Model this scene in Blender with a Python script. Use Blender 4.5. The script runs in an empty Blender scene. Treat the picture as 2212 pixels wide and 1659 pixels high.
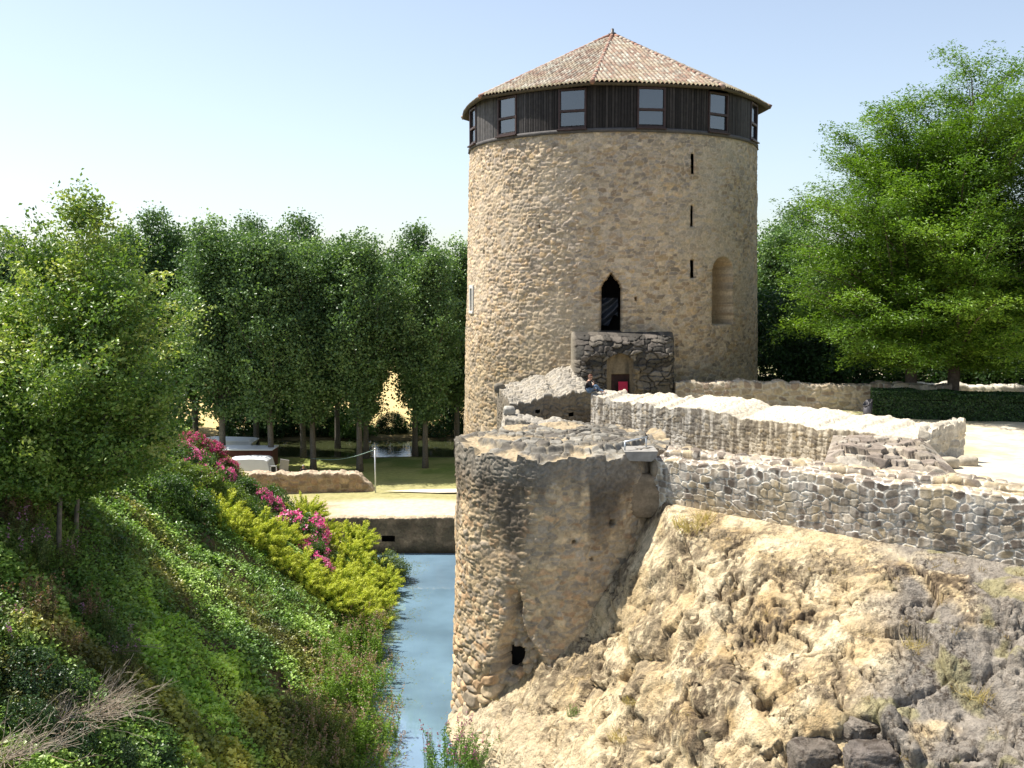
import bpy, bmesh, math
import numpy as np
from mathutils import Vector

C = bpy.context.scene.collection
S = bpy.context.scene
R = math.radians

# ------------------------------------------------------------------ camera, sky, sun
PITCH = R(5.51)
FPX, CXP, CYP = 2170.0, 1106.0, 829.5       # measured on the photograph at 2212 x 1659
cd = bpy.data.cameras.new('camera'); cam = bpy.data.objects.new('camera', cd); C.objects.link(cam)
cd.sensor_width = 36.0; cd.lens = 36.0 * FPX / 2212.0; cd.clip_start = 0.1; cd.clip_end = 3000
cam.location = (0, 0, 0); cam.rotation_euler = (math.pi / 2 - PITCH, 0, 0)
S.camera = cam

SUN_EL = R(59)
SUN_H = Vector((-0.95, 0.31))              # where the sun stands: to the left, a little beyond the tower
w = bpy.data.worlds.new('World'); S.world = w; w.use_nodes = True
nt = w.node_tree; bg = nt.nodes['Background']
sky = nt.nodes.new('ShaderNodeTexSky'); sky.sky_type = 'NISHITA'; sky.sun_disc = False
sky.sun_elevation = SUN_EL; sky.sun_rotation = math.atan2(SUN_H.x, SUN_H.y)
sky.altitude = 0; sky.air_density = 1.0; sky.dust_density = 1.0; sky.ozone_density = 1.8
hz = nt.nodes.new('ShaderNodeHueSaturation'); hz.inputs['Saturation'].default_value = 0.74; hz.inputs['Value'].default_value = 1.17   # a pale, hazy summer sky
nt.links.new(sky.outputs[0], hz.inputs['Color']); nt.links.new(hz.outputs[0], bg.inputs[0]); bg.inputs[1].default_value = 0.09
sl = bpy.data.lights.new('sun', 'SUN'); sl.energy = 5.0; sl.angle = R(0.5); sl.color = (1.0, 0.95, 0.86)
so = bpy.data.objects.new('sun', sl); C.objects.link(so)
sd = Vector((SUN_H.x, SUN_H.y, 0)).normalized() * math.cos(SUN_EL) + Vector((0, 0, math.sin(SUN_EL)))
so.rotation_euler = sd.to_track_quat('Z', 'Y').to_euler()
so.location = (-30, 20, 60)
S.view_settings.view_transform = 'Standard'; S.view_settings.look = 'None'
S.view_settings.exposure = 0.88; S.view_settings.gamma = 1.0
S.cycles.max_bounces = 6; S.cycles.diffuse_bounces = 3; S.cycles.glossy_bounces = 3
S.cycles.transmission_bounces = 4; S.cycles.transparent_max_bounces = 6
S.cycles.use_denoising = True
S.render.engine = 'CYCLES'

# ------------------------------------------------------------------ numeric helpers
CP, SP = math.cos(PITCH), math.sin(PITCH)
def ray(px, py):
    u = (px - CXP) / FPX; v = (CYP - py) / FPX
    return np.array([u, CP + v * SP, -SP + v * CP])
def at_y(px, py, Y):                         # point of a measured direction at a distance Y
    d = ray(px, py); return d * (Y / d[1])
def at_z(px, py, Z):                         # ... on a level surface
    d = ray(px, py); return d * (Z / d[2])
def hsh(ix, iy, iz, s=0):
    n = (ix.astype(np.int64) * 374761393 + iy.astype(np.int64) * 668265263 + iz.astype(np.int64) * 1274126177 + s * 974634777) & 0xffffffff
    n = ((n ^ (n >> 13)) * 1274126177) & 0xffffffff
    n = ((n ^ (n >> 15)) * 668265263) & 0xffffffff
    n = n ^ (n >> 16)
    return (n & 0xffffff) / float(0x1000000)
def vn(P, sc=1.0, s=0):                      # value noise 0..1 at points P (...,3)
    Q = np.asarray(P, float) * sc; i = np.floor(Q).astype(np.int64); f = Q - i; f = f * f * (3 - 2 * f)
    x, y, z = i[..., 0], i[..., 1], i[..., 2]; fx, fy, fz = f[..., 0], f[..., 1], f[..., 2]
    def L(a, b, t): return a + (b - a) * t
    c = [hsh(x + a, y + b, z + d, s) for d in (0, 1) for b in (0, 1) for a in (0, 1)]
    return L(L(L(c[0], c[1], fx), L(c[2], c[3], fx), fy), L(L(c[4], c[5], fx), L(c[6], c[7], fx), fy), fz)
def fbm(P, sc=1.0, o=4, s=0, g=0.5):
    t = 0; a = 1; n = 0
    for k in range(o):
        t = t + a * vn(P, sc * 2.03 ** k, s + 17 * k); n += a; a *= g
    return t / n
def ridge(P, sc=1.0, o=3, s=0):
    t = 0; a = 1; n = 0
    for k in range(o):
        t = t + a * (1 - np.abs(2 * vn(P, sc * 2.1 ** k, s + 31 * k) - 1)); n += a; a *= 0.5
    return t / n
def sst(a, b, x):
    t = np.clip((x - a) / (b - a), 0, 1); return t * t * (3 - 2 * t)
def p3(a, b, c=None):
    a = np.asarray(a, float); b = np.asarray(b, float)
    c = np.zeros_like(a) if c is None else c
    return np.stack(np.broadcast_arrays(a, b, c), -1)
def mixc(a, b, t):
    t = np.asarray(t)[..., None]; return np.asarray(a) * (1 - t) + np.asarray(b) * t

# ------------------------------------------------------------------ object helpers
OFF = {}
def tag(o, label=None, cat=None, group=None, kind=None):
    if label: o['label'] = label
    if cat: o['category'] = cat
    if group: o['group'] = group
    if kind: o['kind'] = kind
    return o
def thing(name, label, cat, loc, group=None):
    o = bpy.data.objects.new(name, None); C.objects.link(o); o.location = tuple(loc); o.empty_display_size = 0.2
    OFF[o.name] = np.array(loc, float)
    return tag(o, label, cat, group)
def mesh(name, V, F, col=None, smooth=True):
    V = np.asarray(V, np.float32).reshape(-1, 3)
    Fs = F if isinstance(F, list) else [F]
    Fs = [np.asarray(f, np.int32) for f in Fs if len(f)]
    me = bpy.data.meshes.new(name)
    me.vertices.add(len(V)); me.vertices.foreach_set('co', V.ravel())
    li = np.concatenate([f.ravel() for f in Fs]); tot = np.concatenate([np.full(len(f), f.shape[1], np.int32) for f in Fs])
    st = np.concatenate([[0], np.cumsum(tot)[:-1]]).astype(np.int32)
    me.loops.add(len(li)); me.loops.foreach_set('vertex_index', li)
    me.polygons.add(len(tot)); me.polygons.foreach_set('loop_start', st)
    me.polygons.foreach_set('use_smooth', np.full(len(tot), smooth, bool))
    me.update(calc_edges=True)
    if col is not None:
        col = np.asarray(col, np.float32)
        if col.ndim == 1: col = np.tile(col, (len(V), 1))
        c4 = np.ones((len(V), 4), np.float32); c4[:, :3] = np.clip(col.reshape(-1, 3), 0, 1)
        at = me.attributes.new('Col', 'FLOAT_COLOR', 'POINT'); at.data.foreach_set('color', c4.ravel())
    return me
def obj(name, V, F, mat, col=None, parent=None, smooth=True, base=None):
    V = np.asarray(V, float).reshape(-1, 3)
    if parent is not None: V = V - OFF[parent.name]
    elif base is not None: V = V - np.asarray(base, float)
    me = mesh(name, V, F, col, smooth); me.materials.append(mat)
    o = bpy.data.objects.new(name, me); C.objects.link(o)
    if parent is not None:
        o.parent = parent; OFF[o.name] = OFF[parent.name]
    elif base is not None:
        o.location = tuple(base); OFF[o.name] = np.asarray(base, float)
    else: OFF[o.name] = np.zeros(3)
    return o
def copy_tree(o, parent=None):
    c = o.copy(); C.objects.link(c); OFF[c.name] = OFF.get(o.name, np.zeros(3))
    if parent is not None: c.parent = parent
    for ch in [x for x in o.children]: copy_tree(ch, c)
    return c
class Acc:                                   # gathers patches into one mesh
    def __init__(s): s.V = []; s.Q = []; s.T = []; s.K = []; s.n = 0
    def add(s, V, F, col=(1, 1, 1)):
        V = np.asarray(V, float).reshape(-1, 3); F = np.asarray(F, np.int64)
        col = np.asarray(col, float); col = np.tile(col, (len(V), 1)) if col.ndim == 1 else col.reshape(-1, 3)
        s.V.append(V); s.K.append(col); (s.Q if F.shape[1] == 4 else s.T).append(F + s.n); s.n += len(V); return s
    def grid(s, P, col=(1, 1, 1), keep=None, flip=False):
        a, b = P.shape[:2]; I = np.arange(a * b).reshape(a, b)
        F = np.stack([I[:-1, :-1], I[1:, :-1], I[1:, 1:], I[:-1, 1:]], -1)
        if flip: F = F[..., ::-1]
        F = F[keep] if keep is not None else F.reshape(-1, 4)
        return s.add(P, F, col)
    def arr(s):
        V = np.concatenate(s.V); K = np.concatenate(s.K)
        return V, [np.concatenate(x) for x in (s.Q, s.T) if x], K
    def obj(s, name, mat, parent=None, smooth=True, base=None):
        V, F, K = s.arr(); return obj(name, V, F, mat, K, parent, smooth, base)
def box(c, size, bev=0.0, rz=0.0, rx=0.0, ry=0.0, taper=1.0):
    bm = bmesh.new(); bmesh.ops.create_cube(bm, size=1)
    for v in bm.verts:
        k = taper if v.co.z > 0 else 1.0
        v.co = Vector((v.co.x * size[0] * k, v.co.y * size[1] * k, v.co.z * size[2]))
    if bev: bmesh.ops.bevel(bm, geom=bm.edges[:] , offset=bev, segments=2, affect='EDGES', profile=0.6)
    from mathutils import Euler
    m = Euler((rx, ry, rz)).to_matrix()
    for v in bm.verts: v.co = m @ v.co
    bmesh.ops.triangulate(bm, faces=bm.faces[:])
    bm.verts.index_update()
    V = np.array([v.co[:] for v in bm.verts]) + np.asarray(c, float)
    F = np.array([[v.index for v in f.verts] for f in bm.faces]); bm.free()
    return V, F
_ico = {}
def ico(n):
    if n not in _ico:
        bm = bmesh.new(); bmesh.ops.create_icosphere(bm, subdivisions=n, radius=1.0); bm.verts.index_update()
        _ico[n] = (np.array([v.co[:] for v in bm.verts]), np.array([[v.index for v in f.verts] for f in bm.faces])); bm.free()
    return _ico[n]
def tube(pts, rad, n=6, cap=True):
    pts = np.asarray(pts, float); m = len(pts); rad = np.broadcast_to(np.asarray(rad, float), (m,))
    t = np.gradient(pts, axis=0); t /= np.linalg.norm(t, axis=1)[:, None] + 1e-9
    ref = np.array([0, 0, 1.0]) if abs(t[0, 2]) < 0.9 else np.array([1.0, 0, 0])
    u = np.cross(t, ref); u /= np.linalg.norm(u, axis=1)[:, None] + 1e-9; v = np.cross(t, u)
    a = np.linspace(0, 2 * np.pi, n, endpoint=False)
    V = pts[:, None] + rad[:, None, None] * (np.cos(a)[None, :, None] * u[:, None] + np.sin(a)[None, :, None] * v[:, None])
    I = np.arange(m * n).reshape(m, n); J = np.roll(I, -1, 1)
    F = np.stack([I[:-1], J[:-1], J[1:], I[1:]], -1).reshape(-1, 4)
    V = V.reshape(-1, 3)
    if cap:
        k = len(V); V = np.concatenate([V, pts[:1], pts[-1:]])
        F = np.concatenate([F, np.stack([J[0], I[0], np.full(n, k), np.full(n, k)], -1), np.stack([I[-1], J[-1], np.full(n, k + 1), np.full(n, k + 1)], -1)])
        T = np.concatenate([F[-2 * n:, :3]]); F = F[:-2 * n]
        return V, F, T
    return V, F, np.zeros((0, 3), int)
def add_tube(acc, pts, rad, n=6, col=(1, 1, 1)):
    V, F, T = tube(pts, rad, n); k = acc.n
    acc.add(V, F, col)
    if len(T): acc.T.append(T + k)
    return acc

# ------------------------------------------------------------------ materials
def new_mat(name):
    m = bpy.data.materials.new(name); m.use_nodes = True; return m, m.node_tree, m.node_tree.nodes['Principled BSDF']
def mat_col(name, rough=0.9, spec=0.2, vary=0.25, vscale=9.0, bump=0.0, bscale=40.0, bdist=0.02, tint=(1, 1, 1), sheen=0.0):
    """base colour from the mesh's Col attribute times procedural mottling, plus fine bump"""
    m, t, b = new_mat(name); N = t.nodes; L = t.links
    a = N.new('ShaderNodeAttribute'); a.attribute_name = 'Col'
    tc = N.new('ShaderNodeTexCoord')
    n1 = N.new('ShaderNodeTexNoise'); n1.inputs['Scale'].default_value = vscale; n1.inputs['Detail'].default_value = 6; n1.inputs['Roughness'].default_value = 0.65
    L.new(tc.outputs['Object'], n1.inputs['Vector'])
    mr = N.new('ShaderNodeMapRange'); mr.inputs[1].default_value = 0.3; mr.inputs[2].default_value = 0.7
    mr.inputs[3].default_value = 1 - vary; mr.inputs[4].default_value = 1 + vary
    L.new(n1.outputs[0], mr.inputs[0])
    mx = N.new('ShaderNodeMix'); mx.data_type = 'RGBA'; mx.blend_type = 'MULTIPLY'; mx.inputs[0].default_value = 1.0
    L.new(a.outputs['Color'], mx.inputs[6]); L.new(mr.outputs[0], mx.inputs[7])
    L.new(mx.outputs[2], b.inputs['Base Color'])
    b.inputs['Roughness'].default_value = rough; b.inputs['Specular IOR Level'].default_value = spec
    if bump:
        n2 = N.new('ShaderNodeTexNoise'); n2.inputs['Scale'].default_value = bscale; n2.inputs['Detail'].default_value = 5; n2.inputs['Roughness'].default_value = 0.7
        L.new(tc.outputs['Object'], n2.inputs['Vector'])
        bp = N.new('ShaderNodeBump'); bp.inputs['Strength'].default_value = bump; bp.inputs['Distance'].default_value = bdist
        L.new(n2.outputs[0], bp.inputs['Height']); L.new(bp.outputs[0], b.inputs['Normal'])
    return m
def mat_leaf(name, trans=0.35, rough=0.45, spec=0.5, warm=(1.25, 1.35, 0.55)):
    m, t, b = new_mat(name); N = t.nodes; L = t.links
    a = N.new('ShaderNodeAttribute'); a.attribute_name = 'Col'
    L.new(a.outputs['Color'], b.inputs['Base Color'])
    b.inputs['Roughness'].default_value = rough; b.inputs['Specular IOR Level'].default_value = spec
    tr = N.new('ShaderNodeBsdfTranslucent')
    mx = N.new('ShaderNodeMix'); mx.data_type = 'RGBA'; mx.blend_type = 'MULTIPLY'; mx.inputs[0].default_value = 1.0
    mx.inputs[7].default_value = (*warm, 1); L.new(a.outputs['Color'], mx.inputs[6]); L.new(mx.outputs[2], tr.inputs['Color'])
    ms = N.new('ShaderNodeMixShader'); ms.inputs[0].default_value = trans
    L.new(b.outputs[0], ms.inputs[1]); L.new(tr.outputs[0], ms.inputs[2])
    L.new(ms.outputs[0], N['Material Output'].inputs['Surface'])
    return m
def mat_plain(name, col, rough=0.6, spec=0.4, metal=0.0, vary=0.12, vscale=6.0):
    m, t, b = new_mat(name); N = t.nodes; L = t.links
    tc = N.new('ShaderNodeTexCoord'); n1 = N.new('ShaderNodeTexNoise'); n1.inputs['Scale'].default_value = vscale; n1.inputs['Detail'].default_value = 5
    L.new(tc.outputs['Object'], n1.inputs['Vector'])
    r = N.new('ShaderNodeValToRGB'); r.color_ramp.elements[0].position = 0.3; r.color_ramp.elements[1].position = 0.7
    r.color_ramp.elements[0].color = (*[c * (1 - vary) for c in col], 1); r.color_ramp.elements[1].color = (*[min(1, c * (1 + vary)) for c in col], 1)
    L.new(n1.outputs[0], r.inputs[0]); L.new(r.outputs[0], b.inputs['Base Color'])
    b.inputs['Roughness'].default_value = rough; b.inputs['Specular IOR Level'].default_value = spec; b.inputs['Metallic'].default_value = metal
    return m
M_STONE = mat_col('masonry', 0.92, 0.15, 0.26, 9.0, 0.5, 24.0, 0.025)
M_ROCK = mat_col('rock', 0.95, 0.1, 0.25, 5.0, 1.0, 7.0, 0.16)
def speckle_rock():                          # dark lichen crumbs, denser in patches, over the rock colour
    t = M_ROCK.node_tree; N = t.nodes; L = t.links; b = N['Principled BSDF']; tc = [n for n in N if n.type == 'TEX_COORD'][0]
    src = b.inputs['Base Color'].links[0].from_socket
    for sc, lo, hi, col, psc, plo, phi, amt in ((7.0, 0.50, 0.57, (0.062, 0.043, 0.030), 0.9, 0.46, 0.62, 0.85), (19.0, 0.53, 0.60, (0.05, 0.036, 0.026), 1.7, 0.42, 0.62, 0.75), (4.0, 0.60, 0.64, (0.50, 0.43, 0.31), 1.3, 0.40, 0.6, 0.6)):
        n = N.new('ShaderNodeTexNoise'); n.inputs['Scale'].default_value = sc; n.inputs['Detail'].default_value = 8; n.inputs['Roughness'].default_value = 0.78; L.new(tc.outputs['Object'], n.inputs['Vector'])
        p = N.new('ShaderNodeTexNoise'); p.inputs['Scale'].default_value = psc; p.inputs['Detail'].default_value = 5; p.inputs['Roughness'].default_value = 0.65; L.new(tc.outputs['Object'], p.inputs['Vector'])
        r = N.new('ShaderNodeMapRange'); r.inputs[1].default_value = lo; r.inputs[2].default_value = hi; L.new(n.outputs[0], r.inputs[0])
        q = N.new('ShaderNodeMapRange'); q.inputs[1].default_value = plo; q.inputs[2].default_value = phi; q.inputs[4].default_value = amt; L.new(p.outputs[0], q.inputs[0])
        m = N.new('ShaderNodeMath'); m.operation = 'MULTIPLY'; L.new(r.outputs[0], m.inputs[0]); L.new(q.outputs[0], m.inputs[1])
        x = N.new('ShaderNodeMix'); x.data_type = 'RGBA'; x.inputs[7].default_value = (*col, 1); L.new(m.outputs[0], x.inputs[0]); L.new(src, x.inputs[6]); src = x.outputs[2]
    L.new(src, b.inputs['Base Color'])
speckle_rock()
M_EARTH = mat_col('earth', 0.95, 0.1, 0.18, 3.0, 0.5, 14.0, 0.03)
M_TILE = mat_col('clay_tile', 0.85, 0.2, 0.2, 6.0)
M_BOARD = mat_col('weathered_board', 0.75, 0.3, 0.3, 4.0)
M_LEAF = mat_leaf('leaf')
M_GLOSSLEAF = mat_leaf('glossy_leaf', 0.28, 0.40, 0.45)
M_NEEDLE = mat_leaf('needle', 0.3, 0.6, 0.3, (1.2, 1.2, 0.5))
M_PETAL = mat_leaf('petal', 0.3, 0.6, 0.2, (1.1, 0.9, 1.1))
M_TWIG = mat_col('dead_twig', 0.9, 0.1, 0.15, 12.0)
M_BARK = mat_col('bark', 0.95, 0.1, 0.35, 9.0, 0.6, 22.0, 0.03)

# ------------------------------------------------------------------ masonry pattern
def masonry(a, b, sw, sh, seed, jit=0.34, warp=0.18, power=3.6):
    """irregular coursed rubble: returns stone height 0..1, mortar 0..1 and three random numbers per stone"""
    P = p3(a, b); wsc = 1.2 / sw
    a2 = a + (vn(P, wsc, seed) - 0.5) * warp * sw * 2; b2 = b + (vn(P, wsc, seed + 5) - 0.5) * warp * sh * 2 + (vn(P, 0.35 / sw, seed + 9) - 0.5) * sh * 1.2
    row = np.floor(b2 / sh).astype(np.int64)
    f1 = np.full(a.shape, 9.0); f2 = f1.copy(); idx = np.zeros(a.shape + (2,), np.int64); z = np.zeros_like(row)
    for dr in (-1, 0, 1):
        r = row + dr; off = hsh(r, z, z, seed + 1) * sw
        k = 0.75 + 0.5 * hsh(r, z, z, seed + 2); w_ = sw * k
        c0 = np.floor((a2 + off) / w_).astype(np.int64)
        for dc in (-1, 0, 1):
            c = c0 + dc
            x = (c + 0.5 + jit * (2 * hsh(c, r, z, seed + 3) - 1)) * w_ - off
            y = (r + 0.5 + 0.28 * (2 * hsh(c, r, z, seed + 4) - 1)) * sh
            d = (np.abs((a2 - x) / w_) ** power + np.abs((b2 - y) / sh) ** power) ** (1 / power)
            d = d * (0.74 + 0.52 * hsh(c, r, z, seed + 6))
            m = d < f1
            f2 = np.where(m, f1, np.minimum(f2, d)); f1 = np.where(m, d, f1)
            idx[m] = np.stack([c, r], -1)[m]
    e = f2 - f1
    r1 = hsh(idx[..., 0], idx[..., 1], z, seed + 11); r2 = hsh(idx[..., 0], idx[..., 1], z, seed + 12); r3 = hsh(idx[..., 0], idx[..., 1], z, seed + 13)
    return e, r1, r2, r3
def stone_col(e, r1, r2, r3, P, pal, mortar, m0=0.03, m1=0.16, seed=0):
    pal = np.asarray(pal, float); n = len(pal)
    i = np.minimum((r2 * n).astype(int), n - 1); c = pal[i] * (0.75 + 0.5 * r3)[..., None]
    c = c * (0.8 + 0.4 * fbm(P, 6.0, 3, seed))[..., None]
    t = sst(m0, m1, e + (vn(P, 9.0, seed + 3) - 0.5) * 0.14 + (vn(P, 2.2, seed + 4) - 0.5) * 0.16)
    mo = np.asarray(mortar) * (0.85 + 0.3 * fbm(P, 2.0, 3, seed + 8))[..., None]
    return mo * (1 - t)[..., None] + c * t[..., None]
def wall_strip(front, back, zf, zk, zb, step, sw, sh, seed, pal, mortar, depth=0.06, rag=0.12, m=(0.03, 0.16), colfn=None, caps=(True, True), acc=None, cut=None, pw=3.6, soft=0.2):
    """a free-standing rubble wall: front and back lines in plan, top heights along them, flat base"""
    front = np.asarray(front, float); back = np.asarray(back, float)
    mid = (front + back) / 2; L = np.concatenate([[0], np.cumsum(np.linalg.norm(np.diff(mid, axis=0), axis=1))])
    n = max(4, int(L[-1] / step)); s = np.linspace(0, L[-1], n + 1)
    ip = lambda A: np.interp(s, L, A)
    F = np.stack([ip(front[:, 0]), ip(front[:, 1])], -1); B = np.stack([ip(back[:, 0]), ip(back[:, 1])], -1)
    zf = ip(np.broadcast_to(zf, L.shape)); zk = ip(np.broadcast_to(zk, L.shape)); zb_ = ip(np.broadcast_to(zb, L.shape))
    T = np.linalg.norm(F - B, axis=1); nrm = (F - B) / T[:, None]
    H = float(np.max(np.maximum(zf, zk) - zb_)); nf = max(3, int(H / step)); ntp = max(3, int(np.max(T) / step))
    q = np.linspace(0, 1, nf + 1); qt = np.linspace(0, 1, ntp + 1)[1:-1]
    one = np.ones(n + 1)
    P = []; D = []; vv = []
    up = np.array([0, 0, 1.0])
    for t in q:
        z = zb_ + (zf - zb_) * t; P.append(np.concatenate([F, z[:, None]], 1)); vv.append(z)
        k = sst(0.85, 1.0, t) * 0.7; D.append(np.concatenate([nrm * (1 - k), (one * k)[:, None]], 1))
    for t in qt:
        xy = F + (B - F) * t; z = zf + (zk - zf) * t
        P.append(np.concatenate([xy, z[:, None]], 1)); vv.append(zf + T * t); D.append(np.tile(up, (n + 1, 1)))
    for t in q[::-1]:
        z = zb_ + (zk - zb_) * t; P.append(np.concatenate([B, z[:, None]], 1)); vv.append(zf + T + (zk - z))
        k = sst(0.85, 1.0, t) * 0.7; D.append(np.concatenate([-nrm * (1 - k), (one * k)[:, None]], 1))
    P = np.array(P); D = np.array(D); vv = np.array(vv); ss = np.broadcast_to(s, vv.shape)
    e, r1, r2, r3 = masonry(ss, vv, sw, sh, seed, power=pw)
    h = sst(0.0, soft, e) * (0.45 + 0.55 * r1) * depth + (fbm(P, 3.0, 3, seed) - 0.5) * depth * 0.8
    j = np.arange(len(P)); top = ((j >= nf) & (j <= nf + len(qt) + 1))[:, None]
    h = h * np.where(top, 1.5, 1.0)
    P = P + D * h[..., None]
    tf = np.clip((P[..., 2] - zb_[None]) / (np.maximum(zf, zk) - zb_)[None], 0, 1)
    P[..., 2] += sst(0.5, 1.0, tf) * ((vn(p3(ss, vv * 0 + 0.5), 1 / sw, seed + 40) - 0.5) * 1.2 + (vn(p3(ss, vv * 0), 0.25 / sw, seed + 41) - 0.5)) * rag
    col = stone_col(e, r1, r2, r3, P, pal, mortar, *m, seed=seed)
    if colfn is not None: col = colfn(P, col, ss, vv, top & np.ones_like(ss, bool), e)
    acc = acc or Acc()
    keep = None
    if cut is not None:
        mk = cut(P); keep = ~(mk[:-1, :-1] & mk[1:, :-1] & mk[1:, 1:] & mk[:-1, 1:])
    acc.grid(P, col, keep=keep, flip=True)
    for ci, use in ((0, caps[0]), (n, caps[1])):
        if not use: continue
        fr = P[:nf + 1, ci]; bk = P[::-1][:nf + 1, ci]; tp = P[nf:nf + len(qt) + 2, ci]
        u = np.linspace(0, 1, len(tp)); G = fr[:, None] * (1 - u)[None, :, None] + bk[:, None] * u[None, :, None]
        G += (tp - (fr[-1][None] * (1 - u)[:, None] + bk[-1][None] * u[:, None]))[None] * (q ** 3)[:, None, None]
        tg = (mid[1] - mid[0]) if ci == 0 else (mid[-1] - mid[-2]); tg = tg / np.linalg.norm(tg) * (-1 if ci == 0 else 1)
        ua = (u * T[ci])[None] + 0 * q[:, None]; va = G[..., 2]
        e, r1, r2, r3 = masonry(ua, va, sw, sh, seed + 77)
        win = (np.sin(np.pi * u) ** 0.5)[None] * (1 - q ** 4)[:, None]
        hh = (sst(0.02, 0.2, e) * (0.45 + 0.55 * r1)) * depth * win
        G[..., 0] += tg[0] * hh; G[..., 1] += tg[1] * hh
        cc = stone_col(e, r1, r2, r3, G, pal, mortar, *m, seed=seed + 7)
        if colfn is not None: cc = colfn(G, cc, ua, va, np.zeros(ua.shape, bool), e)
        acc.grid(G, cc, flip=(ci == 0))
    return acc

# ------------------------------------------------------------------ foliage helpers
def unit(v): return v / (np.linalg.norm(v, axis=-1, keepdims=True) + 1e-9)
def leaves(cen, nrm, Ln, Wd, col, rng, direc=None, fold=0.12):
    n = len(cen); nrm = unit(nrm)
    d = unit(rng.normal(size=(n, 3))) if direc is None else unit(direc)
    d = unit(d - nrm * np.sum(d * nrm, 1, keepdims=True)); sdv = np.cross(nrm, d)
    Ln = np.broadcast_to(Ln, (n,))[:, None]; Wd = np.broadcast_to(Wd, (n,))[:, None]
    V = np.stack([cen - d * Ln * 0.5, cen + sdv * Wd * 0.5 + nrm * Ln * fold - d * Ln * 0.05, cen + d * Ln * 0.5, cen - sdv * Wd * 0.5 + nrm * Ln * fold - d * Ln * 0.05], 1)
    F = np.arange(4 * n).reshape(n, 4); K = np.repeat(col, 4, 0)
    return V.reshape(-1, 3), F, K
def crown(rng, zlo, zhi, rad, ncl, per, cr, flat, leaf, cols, cx=0.0, cy=0.0, droop=0.0, up=0.5, lump=0.5, core=0.45, seed=0, wid=0.6, hard=None):
    """leaf clumps scattered through a crown; rad(t) gives the crown radius at height t in 0..1"""
    t = rng.random(ncl * 4); rr = rad(t); keep = rng.random(len(t)) < rr / rr.max(); t = t[keep][:ncl]; ncl = len(t)
    ang = rng.random(ncl) * 2 * np.pi; rr = rad(t)
    dirs = p3(np.cos(ang), np.sin(ang), t * 3)
    rr = rr * (1 - lump / 2 + lump * fbm(dirs, 1.6, 3, seed))
    rho = rr * (core + (1 - core) * np.sqrt(rng.random(ncl)))
    cc = p3(cx + rho * np.cos(ang), cy + rho * np.sin(ang), zlo + (zhi - zlo) * t - droop * rho ** 2)
    k = rng.integers(int(per * 0.6), int(per * 1.4) + 1, ncl); ci = np.repeat(np.arange(ncl), k); n = len(ci)
    sz = cr * (0.65 + 0.7 * rng.random(ncl))[ci]
    g = rng.normal(size=(n, 3)) * 0.5; g *= (np.minimum(1.15, np.linalg.norm(g, axis=1)) / (np.linalg.norm(g, axis=1) + 1e-9))[:, None]
    g = g * sz[:, None]; hr = np.hypot(g[:, 0], g[:, 1]); g[:, 2] = g[:, 2] * flat - droop * 2.0 * hr ** 2
    pos = cc[ci] + g
    out = unit(np.stack([np.cos(ang), np.sin(ang), np.zeros(ncl)], -1))[ci]
    nr = rng.normal(size=(n, 3)) * 0.8 + out * 0.35 + np.array([0, 0, up])
    cols = np.asarray(cols, float); m = (rng.random(ncl) * 0.75 + 0.0)[ci] + 0.25 * rng.random(n)
    lo = np.minimum((m * (len(cols) - 1)).astype(int), len(cols) - 2); f = m * (len(cols) - 1) - lo
    col = cols[lo] * (1 - f)[:, None] + cols[lo + 1] * f[:, None]
    col = col * (0.75 + 0.5 * rng.random(n))[:, None]
    L_ = leaf * (0.7 + 0.6 * rng.random(n))
    return leaves(pos, nr, L_, L_ * wid, col, rng) + (cc,)

# ================================================================== SETTING
def poly_sheet(name, pts, z, mat, col, kind='structure', res=0.6):
    """a level sheet, gridded inside its outline so its surface can undulate a little"""
    bm = bmesh.new(); vs = [bm.verts.new((x, y, z)) for x, y in pts]; f = bm.faces.new(vs)
    if f.normal.z < 0: f.normal_flip()
    bmesh.ops.triangulate(bm, faces=bm.faces[:]); bm.verts.index_update()
    V = np.array([v.co[:] for v in bm.verts]); F = np.array([[v.index for v in q.verts] for q in bm.faces]); bm.free()
    return tag(obj(name, V, F, mat, np.asarray(col, float), None, False), kind=kind)
Z_WATER, Z_LOW, Z_YARD = -15.8, -13.7, -5.85

# low ground beyond the moat: gravel, lawn, then a straw-coloured field that rises
x = np.concatenate([np.linspace(-400, -60, 30), np.linspace(-59, 40, 250), np.linspace(42, 400, 40)])
y = np.concatenate([np.linspace(58.95, 95, 130), np.linspace(95.5, 140, 60), np.linspace(142, 700, 50)])
X, Y = np.meshgrid(x, y, indexing='ij'); P = p3(X, Y)
Zg = Z_LOW + 0.12 * (fbm(P, 0.35, 3, 3) - 0.5) * sst(59.5, 62, Y) + sst(96, 180, Y) * 13.0 + sst(180, 600, Y) * 3
Zg = Zg - 0.5 * sst(80.6, 81.4, Y) * (1 - sst(90.0, 91.0, Y))
nz = fbm(P, 0.5, 4, 5); nz2 = fbm(P, 3.0, 3, 6)
gravel = mixc((0.30, 0.22, 0.135), (0.42, 0.34, 0.24), sst(0.35, 0.65, nz2))
pale = sst(-13.0, -8.6, X + 2.5 * (nz - 0.5))
gravel = mixc(gravel, np.array([0.56, 0.49, 0.36]), pale * (0.7 + 0.3 * nz2))
lawn = mixc((0.17, 0.22, 0.05), (0.30, 0.31, 0.10), sst(0.35, 0.65, nz))
dry = mixc((0.38, 0.34, 0.17), (0.25, 0.24, 0.10), nz2)
straw = mixc((0.62, 0.47, 0.22), (0.50, 0.38, 0.17), nz)
col = mixc(gravel, dry, sst(63.2, 64.6, Y + 1.5 * (nz - 0.5)))
col = mixc(col, lawn, sst(67.5, 72.5, Y + 4 * (nz - 0.5)))
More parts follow.
